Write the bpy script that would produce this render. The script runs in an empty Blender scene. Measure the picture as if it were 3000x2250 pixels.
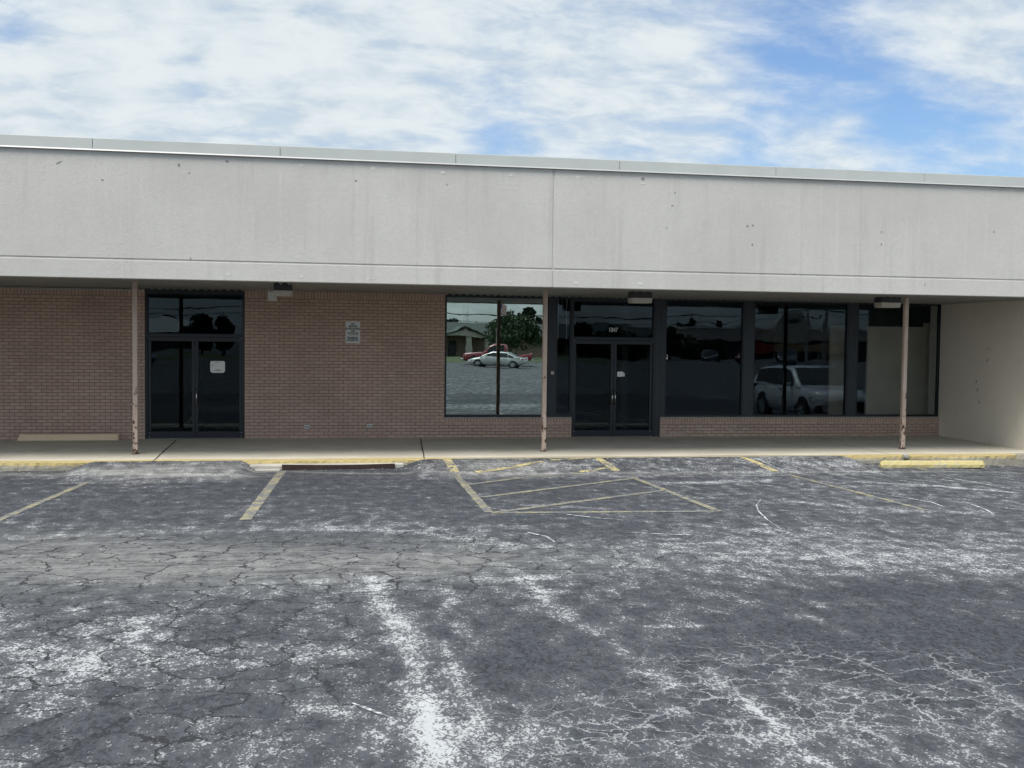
import bpy, bmesh, math, random
import numpy as np
from mathutils import Vector, Matrix
R = math.radians
sc = bpy.context.scene
COL = sc.collection
rnd = random.Random(7)

# ---------------------------------------------------------------- camera geometry
F, EYE = 3050.0, Vector((0, 0, 2.27))
WY, GL, PY, KY, FY = 22.2, 22.3, 19.46, 18.35, 17.90      # wall, glass, posts, kerb, fascia
YAW, PITCH, ROLL = R(9.72048887), R(-2.42148061), R(0.67272462)
_r0 = Vector((math.cos(YAW), -math.sin(YAW), 0)); _f0 = Vector((math.sin(YAW), math.cos(YAW), 0)); _u0 = Vector((0, 0, 1))
FW = _f0 * math.cos(PITCH) + _u0 * math.sin(PITCH)
_u1 = _u0 * math.cos(PITCH) - _f0 * math.sin(PITCH)
RT = _r0 * math.cos(ROLL) + _u1 * math.sin(ROLL)
UP = _u1 * math.cos(ROLL) - _r0 * math.sin(ROLL)

def ray(x, y): return RT * ((x - 1500) / F) - UP * ((y - 1125) / F) + FW
def on_wall(x, y, Y):                     # survey point of the photograph on the plane at depth Y
    v = ray(x, y); return EYE + v * (Y / v.y)
def wx(x, y=1050, Y=WY): return on_wall(x, y, Y).x

def gz0(Y):
    if Y > KY: return 0.0
    if Y > 0: return .006 * (KY - Y)
    if Y > -35: return .1101 * (1 + Y / 35)
    return 0.0
def sstep(a, b, t):
    t = min(1, max(0, (t - a) / (b - a))); return t * t * (3 - 2 * t)
def ramp_h(X, Y):                         # two asphalt ramps up to the kerb
    k = sstep(16.9, 18.28, Y) * .142
    a = sstep(-4.45, -3.95, X) * (1 - sstep(-1.6, -1.22, X))
    b = sstep(1.05, 1.6, X) * (1 - sstep(9.5, 9.85, X))
    return k * max(a, b)
def tilt(X): return -.22 * sstep(10.5, 17, X) * (1 - sstep(25, 32, X))
def gz(X, Y): return gz0(Y) + ramp_h(X, Y) + tilt(X) * sstep(-12, 4, Y)
def on_ground(x, y):
    v = ray(x, y); lo, hi = (EYE.z - .6) / -v.z, (EYE.z + .6) / -v.z
    for _ in range(50):
        t = (lo + hi) / 2; q = EYE + v * t
        if q.z > gz(q.x, q.y): lo = t
        else: hi = t
    return EYE + v * lo

# ---------------------------------------------------------------- object helpers
def tag(o, label=None, cat=None, group=None, kind=None):
    for k, v in (('label', label), ('category', cat), ('group', group), ('kind', kind)):
        if v: o[k] = v
    return o
def empty(name, loc=(0, 0, 0), rz=0.0):
    o = bpy.data.objects.new(name, None); COL.objects.link(o); o.location = loc; o.rotation_euler.z = rz
    o.empty_display_size = .2
    return o
class MB:
    def __init__(s): s.v = []; s.f = []; s.m = []
    def add(s, vs, fs, mi=0):
        n = len(s.v); s.v += [tuple(v) for v in vs]; s.f += [tuple(i + n for i in f) for f in fs]; s.m += [mi] * len(fs); return s
    def box(s, x0, x1, y0, y1, z0, z1, mi=0):
        return s.add([(x0, y0, z0), (x1, y0, z0), (x1, y1, z0), (x0, y1, z0), (x0, y0, z1), (x1, y0, z1), (x1, y1, z1), (x0, y1, z1)],
                     [(0, 3, 2, 1), (4, 5, 6, 7), (0, 1, 5, 4), (1, 2, 6, 5), (2, 3, 7, 6), (3, 0, 4, 7)], mi)
    def quad(s, a, b, c, d, mi=0): return s.add([a, b, c, d], [(0, 1, 2, 3)], mi)
    def tube(s, pts, r, n=8, mi=0, r2=None):
        pts = [Vector(p) for p in pts]; rings = []
        for i, p in enumerate(pts):
            d = (pts[min(i + 1, len(pts) - 1)] - pts[max(i - 1, 0)]).normalized()
            a = d.cross(Vector((0, 0, 1)) if abs(d.z) < .9 else Vector((1, 0, 0))).normalized(); b = d.cross(a)
            rr = r if r2 is None else r + (r2 - r) * i / (len(pts) - 1)
            rings.append([p + (a * math.cos(t) + b * math.sin(t)) * rr for t in [2 * math.pi * k / n for k in range(n)]])
        vs = [v for g in rings for v in g]; fs = []
        for i in range(len(pts) - 1):
            for k in range(n):
                fs.append((i * n + k, i * n + (k + 1) % n, (i + 1) * n + (k + 1) % n, (i + 1) * n + k))
        fs += [tuple(range(n))[::-1], tuple((len(pts) - 1) * n + k for k in range(n))]
        return s.add(vs, fs, mi)
    def disc(s, c, r, axis='y', n=20, h=.02, mi=0):
        c = Vector(c); e = {'x': Vector((1, 0, 0)), 'y': Vector((0, 1, 0)), 'z': Vector((0, 0, 1))}[axis]
        return s.tube([c - e * h / 2, c + e * h / 2], r, n, mi)
    def prism(s, poly, y0, y1, mi=0):     # polygon in X,Z pulled along Y
        n = len(poly); vs = [(x, y0, z) for x, z in poly] + [(x, y1, z) for x, z in poly]
        fs = [tuple(range(n)), tuple(range(2 * n - 1, n - 1, -1))] + [(i, i + n, (i + 1) % n + n, (i + 1) % n) for i in range(n)]
        return s.add(vs, fs, mi)
    def prism_x(s, poly, x0, x1, mi=0):   # polygon in Y,Z pulled along X
        n = len(poly); vs = [(x0, y, z) for y, z in poly] + [(x1, y, z) for y, z in poly]
        fs = [tuple(range(n))[::-1], tuple(range(n, 2 * n))] + [(i, (i + 1) % n, (i + 1) % n + n, i + n) for i in range(n)]
        return s.add(vs, fs, mi)
    def build(s, name, mats, parent=None, bevel=0, smooth=False, sub=0, fix=True):
        me = bpy.data.meshes.new(name); me.from_pydata(s.v, [], s.f)
        mats = mats if isinstance(mats, (list, tuple)) else [mats]
        for m in mats: me.materials.append(m)
        me.polygons.foreach_set('material_index', s.m)
        if fix:
            bm = bmesh.new(); bm.from_mesh(me); bmesh.ops.recalc_face_normals(bm, faces=bm.faces); bm.to_mesh(me); bm.free()
        if smooth: me.polygons.foreach_set('use_smooth', [True] * len(s.f))
        me.update()
        o = bpy.data.objects.new(name, me); COL.objects.link(o)
        if parent: o.parent = parent
        if bevel:
            b = o.modifiers.new('bevel', 'BEVEL'); b.width = bevel; b.segments = 2; b.limit_method = 'ANGLE'
        if sub:
            b = o.modifiers.new('sub', 'SUBSURF'); b.levels = b.render_levels = sub
        return o
def copy_tree(o, parent=None):
    c = o.copy(); COL.objects.link(c)
    if parent: c.parent = parent
    for ch in list(o.children): copy_tree(ch, c)
    return c

# ---------------------------------------------------------------- materials
class NT:
    def __init__(s, nt): s.t = nt
    def n(s, kind, **kw):
        nd = s.t.nodes.new(kind); ins = kw.pop('ins', {})
        for k, v in kw.items(): setattr(nd, k, v)
        for k, v in ins.items():
            sock = nd.inputs[k]
            if isinstance(v, bpy.types.NodeSocket): s.t.links.new(v, sock)
            elif isinstance(v, bpy.types.Node): s.t.links.new(v.outputs[0], sock)
            else: sock.default_value = v
        return nd
    def math(s, op, a, b=0.0, c=None, clamp=False):
        ins = {0: a, 1: b}
        if c is not None: ins[2] = c
        return s.n('ShaderNodeMath', operation=op, use_clamp=clamp, ins=ins).outputs[0]
    def mr(s, v, a, b, c=0.0, d=1.0, smooth=True):
        return s.n('ShaderNodeMapRange', interpolation_type='SMOOTHSTEP' if smooth else 'LINEAR',
                   ins={'Value': v, 'From Min': a, 'From Max': b, 'To Min': c, 'To Max': d}).outputs[0]
    def mix(s, fac, a, b, blend='MIX'):
        nd = s.n('ShaderNodeMix', data_type='RGBA', blend_type=blend)
        for i, v in ((0, fac), (6, a), (7, b)):
            sock = nd.inputs[i]
            if isinstance(v, bpy.types.NodeSocket): s.t.links.new(v, sock)
            else: sock.default_value = v if i == 0 else (tuple(v) + (1,))[:4]
        return nd.outputs[2]
    def noise(s, vec, scale, detail=4, rough=.55, dist=0.0):
        return s.n('ShaderNodeTexNoise', ins={'Vector': vec, 'Scale': scale, 'Detail': detail, 'Roughness': rough, 'Distortion': dist}).outputs[0]
    def mapv(s, vec, scale=(1, 1, 1), loc=(0, 0, 0), rot=(0, 0, 0)):
        return s.n('ShaderNodeMapping', ins={'Vector': vec, 'Scale': scale, 'Location': loc, 'Rotation': rot}).outputs[0]
def base_mat(name):
    m = bpy.data.materials.new(name); m.use_nodes = True
    t = NT(m.node_tree); b = m.node_tree.nodes['Principled BSDF']
    return m, t, b
def world_pos(t): return t.n('ShaderNodeNewGeometry').outputs['Position']
def objco(t): return t.n('ShaderNodeTexCoord').outputs['Object']
def plain(name, c, rough=.6, metal=0.0, var=.12, scale=6.0, bump=0.0, spec=.5, coat=0.0, vscale=(1, 1, 1)):
    m, t, b = base_mat(name); p = t.mapv(objco(t), vscale)
    n = t.noise(p, scale, 5, .6)
    k = t.mr(n, .3, .7, 1 - var, 1 + var, False)
    col = t.mix(1.0, c, t.n('ShaderNodeCombineColor', ins={0: k, 1: k, 2: k}).outputs[0], 'MULTIPLY')
    t.t.links.new(col, b.inputs['Base Color'])
    b.inputs['Roughness'].default_value = rough; b.inputs['Metallic'].default_value = metal
    b.inputs['Specular IOR Level'].default_value = spec; b.inputs['Coat Weight'].default_value = coat
    if bump:
        bp = t.n('ShaderNodeBump', ins={'Strength': 1.0, 'Distance': bump, 'Height': t.noise(p, scale * 8, 4, .6)})
        t.t.links.new(bp.outputs[0], b.inputs['Normal'])
    return m

def asphalt_mat():
    m, t, b = base_mat('asphalt'); P = world_pos(t)
    A = t.n('ShaderNodeAttribute', attribute_name='wear').outputs['Color']
    sp = t.n('ShaderNodeSeparateColor', ins={0: A}); wear, crk, dust = sp.outputs[0], sp.outputs[1], sp.outputs[2]
    # crack network, coordinates bent by noise
    wob = t.n('ShaderNodeTexNoise', ins={'Vector': P, 'Scale': 2.2, 'Detail': 5, 'Roughness': .65}).outputs['Color']
    Pw = t.n('ShaderNodeVectorMath', operation='MULTIPLY_ADD', ins={0: wob, 1: (.5, .5, 0), 2: P}).outputs[0]
    wob2 = t.n('ShaderNodeTexNoise', ins={'Vector': P, 'Scale': 24, 'Detail': 3}).outputs['Color']
    Pw = t.n('ShaderNodeVectorMath', operation='MULTIPLY_ADD', ins={0: wob2, 1: (.06, .06, 0), 2: Pw}).outputs[0]
    vd = t.n('ShaderNodeTexVoronoi', feature='DISTANCE_TO_EDGE', voronoi_dimensions='2D', ins={'Vector': t.mapv(Pw, (.8, 1.15, 1), rot=(0, 0, .5)), 'Scale': 2.7, 'Randomness': .95}).outputs['Distance']
    vcell = t.n('ShaderNodeTexVoronoi', feature='F1', voronoi_dimensions='2D', ins={'Vector': t.mapv(Pw, (.8, 1.15, 1), rot=(0, 0, .5)), 'Scale': 2.7, 'Randomness': .95}).outputs['Color']
    cellr = t.n('ShaderNodeSeparateColor', ins={0: vcell}).outputs[0]
    # some edges stay closed: a second slow noise opens and closes the cracks
    openn = t.noise(P, 1.4, 3, .6)
    wid = t.mr(openn, .28, .58, .000, .030, False)
    darkm = t.math('SUBTRACT', 1.0, t.mr(t.math('SUBTRACT', vd, wid), -.004, .007))
    dark_on = t.mr(crk, .0, .5, 1.0, 0.0)           # crk < .5 -> dark cracks, > .5 -> chalk filled cracks
    white_on = t.mr(crk, .5, 1.0, 0.0, 1.0)
    fine = t.noise(t.mapv(P, (1.15, .7, 1)), 46, 8, .80)
    mid = t.noise(t.mapv(P, (1.1, .72, 1)), 4.6, 6, .66)
    streak = t.noise(t.mapv(P, (.30, 3.4, 1), rot=(0, 0, .10)), 2.2, 8, .72, .6)
    dash = t.noise(t.mapv(P, (1.0, 5.5, 1), rot=(0, 0, -.05)), 5.5, 5, .7)
    big = t.noise(P, .5, 4, .6)
    grit = t.noise(P, 240, 3, .7)
    yfar = t.mr(t.n('ShaderNodeSeparateXYZ', ins={0: P}).outputs[1], 7.5, 12.5, .25, 1.0)
    # share of the surface that is chalky, then single grains of that share
    w = t.math('ADD', wear, t.math('MULTIPLY', t.math('SUBTRACT', mid, .5), 1.5))
    w = t.math('ADD', w, t.math('MULTIPLY', t.math('SUBTRACT', streak, .5), t.math('MULTIPLY', yfar, .55)))
    w = t.math('ADD', w, t.math('MULTIPLY', t.math('SUBTRACT', dash, .5), t.math('MULTIPLY', yfar, .65)))
    w = t.math('ADD', w, t.math('MULTIPLY', t.math('SUBTRACT', big, .5), .4))
    w = t.math('ADD', w, t.math('MULTIPLY', t.math('MULTIPLY', t.math('SUBTRACT', cellr, .55), .14), dark_on))
    Pg = t.n('ShaderNodeVectorMath', operation='MULTIPLY_ADD', ins={0: t.n('ShaderNodeTexNoise', ins={'Vector': P, 'Scale': 60, 'Detail': 2}).outputs['Color'], 1: (.02, .02, 0), 2: P}).outputs[0]
    g1 = t.n('ShaderNodeSeparateColor', ins={0: t.n('ShaderNodeTexVoronoi', feature='F1', voronoi_dimensions='2D', ins={'Vector': t.mapv(Pg, (1.1, .7, 1)), 'Scale': 95}).outputs['Color']}).outputs[0]
    g2 = t.n('ShaderNodeSeparateColor', ins={0: t.n('ShaderNodeTexVoronoi', feature='F1', voronoi_dimensions='2D', ins={'Vector': t.mapv(Pg, (1.15, .62, 1)), 'Scale': 40}).outputs['Color']}).outputs[0]
    grain = t.math('ADD', t.math('ADD', t.math('MULTIPLY', g1, .42), t.math('MULTIPLY', g2, .30)), t.math('MULTIPLY', t.mr(fine, .28, .72, 0, 1, False), .28))
    cov = t.mr(w, .0, 1.05, .07, .82, False)
    chalk = t.math('SUBTRACT', 1.0, t.mr(t.math('SUBTRACT', grain, cov), -.10, .10))
    # white filled cracks with ragged width
    wn = t.math('MULTIPLY', t.math('MULTIPLY', fine, fine), .125)
    whitem = t.math('MULTIPLY', t.math('SUBTRACT', 1.0, t.mr(vd, .0, wn)), white_on)
    whitem = t.math('MULTIPLY', whitem, t.mr(openn, .28, .46, .25, 1.0))
    chalk = t.math('MAXIMUM', chalk, whitem)
    base = t.mix(t.mr(grit, .3, .7), (.019, .0215, .027), (.050, .0535, .062))
    base = t.mix(t.mr(big, .3, .7, 0, .35), base, (.026, .029, .036))
    base = t.mix(1.0, base, t.n('ShaderNodeCombineColor', ins={i: t.math('ADD', .30, t.math('ADD', t.math('MULTIPLY', g1, .50), t.math('MULTIPLY', g2, .90))) for i in range(3)}).outputs[0], 'MULTIPLY')
    haze = t.mr(w, -.1, 1.0, 0.0, .62)
    base = t.mix(haze, base, (.155, .158, .163))
    base = t.mix(t.math('MULTIPLY', dust, t.mr(t.math('ADD', t.math('MULTIPLY', streak, .6), t.math('MULTIPLY', mid, .4)), .36, .60, .25, 1.0)), base, t.mix(big, (.20, .198, .192), (.33, .318, .29)))
    col = t.mix(t.math('MULTIPLY', chalk, t.math('ADD', .45, t.math('MULTIPLY', t.mr(w, .1, .8), .50))), base, t.mix(t.noise(P, 3, 3), (.33, .336, .34), (.46, .467, .467)))
    vd2 = t.n('ShaderNodeTexVoronoi', feature='DISTANCE_TO_EDGE', voronoi_dimensions='2D', ins={'Vector': t.mapv(Pw, (1, .9, 1), (3, 5, 0), (0, 0, -.3)), 'Scale': 6.2}).outputs['Distance']
    hair = t.math('MULTIPLY', t.math('SUBTRACT', 1.0, t.mr(vd2, .0, .05)), t.mr(t.noise(P, 2.3, 3, .6), .42, .60))
    col = t.mix(t.math('MULTIPLY', t.math('MULTIPLY', hair, white_on), .75), col, (.36, .365, .365))
    dk = t.math('MAXIMUM', t.math('MULTIPLY', t.math('MULTIPLY', darkm, dark_on), .92), t.math('MULTIPLY', t.math('MULTIPLY', hair, dark_on), .6))
    col = t.mix(dk, col, (.018, .018, .02))
    t.t.links.new(col, b.inputs['Base Color'])
    b.inputs['Roughness'].default_value = .88; b.inputs['Specular IOR Level'].default_value = .3
    h = t.math('ADD', t.math('MULTIPLY', grit, .0022), t.math('MULTIPLY', dk, -.008))
    h = t.math('ADD', h, t.math('MULTIPLY', fine, .006))
    t.t.links.new(t.n('ShaderNodeBump', ins={'Strength': 1.0, 'Distance': 1.0, 'Height': h}).outputs[0], b.inputs['Normal'])
    return m

def paint_line_mat(name, worn, col=(.225, .198, .108)):
    m, t, b = base_mat(name); P = world_pos(t)
    n = t.noise(t.mapv(P, (.8, 1.6, 1)), 16, 8, .7); n2 = t.noise(P, 3.0, 4, .6)
    k = t.mr(t.math('ADD', n, t.math('MULTIPLY', n2, .5)), .87 - worn * .3, .98 - worn * .3, 0, 1)
    g = t.noise(P, 200, 3, .7)
    bare = t.mix(g, (.07, .073, .08), (.13, .13, .135))
    chalk = t.mr(t.noise(t.mapv(P, (.6, 2, 1)), 14, 6, .7), .58, .66)
    bare = t.mix(t.math('MULTIPLY', chalk, .7), bare, (.5, .5, .48))
    c = t.mix(k, t.mix(t.noise(P, 9, 4), col, tuple(min(1, x * 1.22) for x in col)), bare)
    t.t.links.new(c, b.inputs['Base Color']); b.inputs['Roughness'].default_value = .8
    return m

def concrete_mat(name, c0, c1, dirt=(.12, .11, .10)):
    m, t, b = base_mat(name); P = world_pos(t)
    n = t.noise(P, 1.3, 6, .62); f = t.noise(P, 60, 4, .65); s = t.noise(t.mapv(P, (.5, 2.5, 1)), 2.0, 5, .65, .5)
    c = t.mix(t.mr(n, .3, .7), c0, c1)
    c = t.mix(t.mr(s, .55, .75, 0, .45), c, dirt)
    c = t.mix(t.mr(f, .35, .65, 0, .25), c, tuple(x * .6 for x in c0))
    t.t.links.new(c, b.inputs['Base Color']); b.inputs['Roughness'].default_value = .85
    t.t.links.new(t.n('ShaderNodeBump', ins={'Strength': .7, 'Distance': .004, 'Height': f}).outputs[0], b.inputs['Normal'])
    return m

def kerb_mat():
    m, t, b = base_mat('kerb_paint'); P = world_pos(t)
    sx = t.n('ShaderNodeSeparateXYZ', ins={0: P})
    n = t.noise(t.mapv(P, (1, 1, 2.2)), 9, 7, .7); n2 = t.noise(P, 1.1, 3)
    # paint has gone from the middle reach, most is left on the arris
    mid = t.math('MULTIPLY', t.mr(sx.outputs[0], 1.9, 2.6), t.math('SUBTRACT', 1.0, t.mr(sx.outputs[0], 9.2, 9.7)))
    up = t.mr(sx.outputs[2], .03, .125, -.28, .12)
    k = t.mr(t.math('ADD', t.math('ADD', n, t.math('MULTIPLY', n2, .25)), up), .53, .62)
    k = t.math('MULTIPLY', k, t.math('SUBTRACT', 1.0, t.math('MULTIPLY', mid, .75)))
    k = t.math('MULTIPLY', k, t.math('SUBTRACT', 1.0, t.mr(sx.outputs[0], 13.1, 13.25)))
    bare = t.mix(t.noise(P, 14, 5), (.17, .155, .12), (.40, .37, .30))
    c = t.mix(k, bare, t.mix(t.noise(P, 7, 4), (.40, .315, .125), (.50, .40, .19)))
    t.t.links.new(c, b.inputs['Base Color']); b.inputs['Roughness'].default_value = .8
    t.t.links.new(t.n('ShaderNodeBump', ins={'Strength': 1, 'Distance': .012, 'Height': n}).outputs[0], b.inputs['Normal'])
    return m

def brick_mat(name, stain=False, soldier=False, origin=(0, 0)):
    m, t, b = base_mat(name); P = world_pos(t)
    s = t.n('ShaderNodeSeparateXYZ', ins={0: P})
    u = t.math('SUBTRACT', s.outputs[0], origin[0]); v = t.math('SUBTRACT', s.outputs[2], origin[1])
    vec = t.n('ShaderNodeCombineXYZ', ins={0: v if soldier else u, 1: u if soldier else v, 2: 0.0}).outputs[0]
    jig = t.n('ShaderNodeTexNoise', ins={'Vector': P, 'Scale': 9, 'Detail': 2}).outputs['Color']
    vec = t.n('ShaderNodeVectorMath', operation='MULTIPLY_ADD', ins={0: jig, 1: (.006, .006, 0), 2: vec}).outputs[0]
    br = t.n('ShaderNodeTexBrick', offset=0.0 if soldier else .5, ins={'Vector': vec, 'Color1': (.54, .375, .30, 1), 'Color2': (.62, .45, .365, 1), 'Mortar': (.21, .16, .135, 1),
             'Scale': 1.0, 'Mortar Size': .0062, 'Mortar Smooth': .25, 'Bias': 0.0, 'Brick Width': .6 if soldier else .2032, 'Row Height': .0677})
    n = t.noise(P, .8, 5, .6); f = t.noise(P, 30, 4, .6)
    c = t.mix(t.mr(n, .35, .7, 0, .22), br.outputs['Color'], (.20, .165, .125), 'MIX')
    c = t.mix(br.outputs['Fac'], c, (.205, .158, .134))
    c = t.mix(t.mr(f, .35, .7, 0, .22), c, (.25, .205, .18))
    if stain:
        x, z = s.outputs[0], s.outputs[2]
        e = t.noise(t.mapv(P, (1, 1, 1.6)), 9, 6, .7)
        band = t.math('MULTIPLY', t.mr(z, .15, .19), t.math('SUBTRACT', 1.0, t.mr(z, .33, .46)))
        left = t.math('SUBTRACT', 1.0, t.mr(x, 9.0, 10.4, 0, .72))
        k = t.mr(t.math('ADD', e, t.math('MULTIPLY', t.math('MULTIPLY', band, left), .17)), .67, .76, 0, .55)
        c = t.mix(k, c, (.58, .51, .44))
    t.t.links.new(c, b.inputs['Base Color']); b.inputs['Roughness'].default_value = .8; b.inputs['Specular IOR Level'].default_value = .25
    h = t.math('ADD', t.math('MULTIPLY', br.outputs['Fac'], -.007), t.math('MULTIPLY', f, .002))
    t.t.links.new(t.n('ShaderNodeBump', ins={'Strength': 1, 'Distance': 1, 'Height': h}).outputs[0], b.inputs['Normal'])
    return m

def stucco_mat(name, c0, c1, streak=.5, stain=.0):
    m, t, b = base_mat(name); P = world_pos(t)
    f = t.noise(P, 26, 6, .65); st = t.noise(t.mapv(P, (3.2, 3.2, .16)), 1.6, 6, .7); n = t.noise(P, .5, 5, .6)
    st2 = t.noise(t.mapv(P, (9, 9, .22)), 1.5, 4, .65)
    c = t.mix(t.mr(n, .3, .7), c0, c1)
    c = t.mix(t.mr(st, .52, .74, 0, streak * .55), c, tuple(x * .76 for x in c0))
    c = t.mix(t.mr(st2, .56, .74, 0, streak * .4), c, tuple(min(.9, x * 1.16) for x in c1))
    c = t.mix(t.mr(f, .38, .66, 0, .22), c, tuple(x * .78 for x in c0))
    if stain:
        k = t.mr(t.noise(t.mapv(P, (1, 1, 2.5)), 3.5, 6, .7), .62, .72, 0, stain)
        z = t.n('ShaderNodeSeparateXYZ', ins={0: P}).outputs[2]
        c = t.mix(t.math('MULTIPLY', k, t.math('SUBTRACT', 1.0, t.mr(z, .2, .9))), c, (.11, .10, .085))
    t.t.links.new(c, b.inputs['Base Color']); b.inputs['Roughness'].default_value = .9; b.inputs['Specular IOR Level'].default_value = .2
    h = t.math('ADD', t.math('MULTIPLY', f, .005), t.math('MULTIPLY', t.noise(P, 90, 3, .6), .003))
    t.t.links.new(t.n('ShaderNodeBump', ins={'Strength': .8, 'Distance': 1, 'Height': h}).outputs[0], b.inputs['Normal'])
    return m

def glass_mat(name, refl, tint, gcol, wave, dirt=0.0):
    m = bpy.data.materials.new(name); m.use_nodes = True; t = NT(m.node_tree)
    for nd in list(m.node_tree.nodes):
        if nd.type != 'OUTPUT_MATERIAL': m.node_tree.nodes.remove(nd)
    out = m.node_tree.nodes[0]; P = world_pos(t)
    hgt = t.math('ADD', t.noise(t.mapv(P, (1, 1, 1.5)), .9, 2, .5), t.math('MULTIPLY', t.noise(P, 3.2, 2, .5), .10))
    bp = t.n('ShaderNodeBump', ins={'Strength': 1.0, 'Distance': wave, 'Height': hgt}).outputs[0]
    g = t.n('ShaderNodeBsdfGlossy', ins={'Color': (*gcol, 1), 'Roughness': .0, 'Normal': bp})
    tr = t.n('ShaderNodeBsdfTransparent', ins={'Color': (*tint, 1)})
    mx = t.n('ShaderNodeMixShader', ins={0: refl, 1: tr.outputs[0], 2: g.outputs[0]})
    last = mx.outputs[0]
    if dirt:
        k = t.mr(t.noise(t.mapv(P, (7, 7, .35)), 1.5, 5, .65), .5, .75, 0, dirt)
        z = t.n('ShaderNodeSeparateXYZ', ins={0: P}).outputs[2]
        k = t.math('MULTIPLY', k, t.mr(z, 2.2, 2.9))
        df = t.n('ShaderNodeBsdfDiffuse', ins={'Color': (.42, .40, .37, 1)})
        last = t.n('ShaderNodeMixShader', ins={0: k, 1: last, 2: df.outputs[0]}).outputs[0]
    m.node_tree.links.new(last, out.inputs['Surface'])
    return m

def rust_post_mat():
    m, t, b = base_mat('post_paint'); P = world_pos(t); z = t.n('ShaderNodeSeparateXYZ', ins={0: P}).outputs[2]
    n = t.noise(t.mapv(P, (1, 1, .55)), 15, 7, .68); low = t.math('SUBTRACT', 1.0, t.mr(z, .1, 2.3))
    k = t.mr(t.math('ADD', n, t.math('MULTIPLY', low, .15)), .665, .70)
    c = t.mix(t.noise(P, 5, 4), (.48, .36, .29), (.575, .45, .37))
    c = t.mix(t.mr(t.noise(t.mapv(P, (1, 1, .3)), 9, 5), .5, .7, 0, .4), c, (.66, .57, .52))
    c = t.mix(k, c, t.mix(t.noise(P, 40, 4), (.03, .015, .010), (.13, .055, .025)))
    t.t.links.new(c, b.inputs['Base Color']); b.inputs['Roughness'].default_value = .65
    t.t.links.new(t.n('ShaderNodeBump', ins={'Strength': 1, 'Distance': .003, 'Height': t.math('SUBTRACT', n, t.math('MULTIPLY', k, .6))}).outputs[0], b.inputs['Normal'])
    return m

def worn_yellow_mat(name, y0, y1, bare0, bare1, thr):
    m, t, b = base_mat(name); P = objco(t)
    n = t.noise(P, 7, 7, .7); k = t.mr(n, thr, thr + .09)
    c = t.mix(k, t.mix(t.noise(P, 5, 3), y0, y1), t.mix(t.noise(P, 25, 4), bare0, bare1))
    t.t.links.new(c, b.inputs['Base Color']); b.inputs['Roughness'].default_value = .82
    t.t.links.new(t.n('ShaderNodeBump', ins={'Strength': 1, 'Distance': .008, 'Height': n}).outputs[0], b.inputs['Normal'])
    return m

def leaf_mat(name, c0, c1):
    m, t, b = base_mat(name)
    rn = t.n('ShaderNodeNewGeometry').outputs['Random Per Island']
    t.t.links.new(t.mix(rn, c0, c1), b.inputs['Base Color']); b.inputs['Roughness'].default_value = .6
    b.inputs['Specular IOR Level'].default_value = .2
    return m

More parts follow.
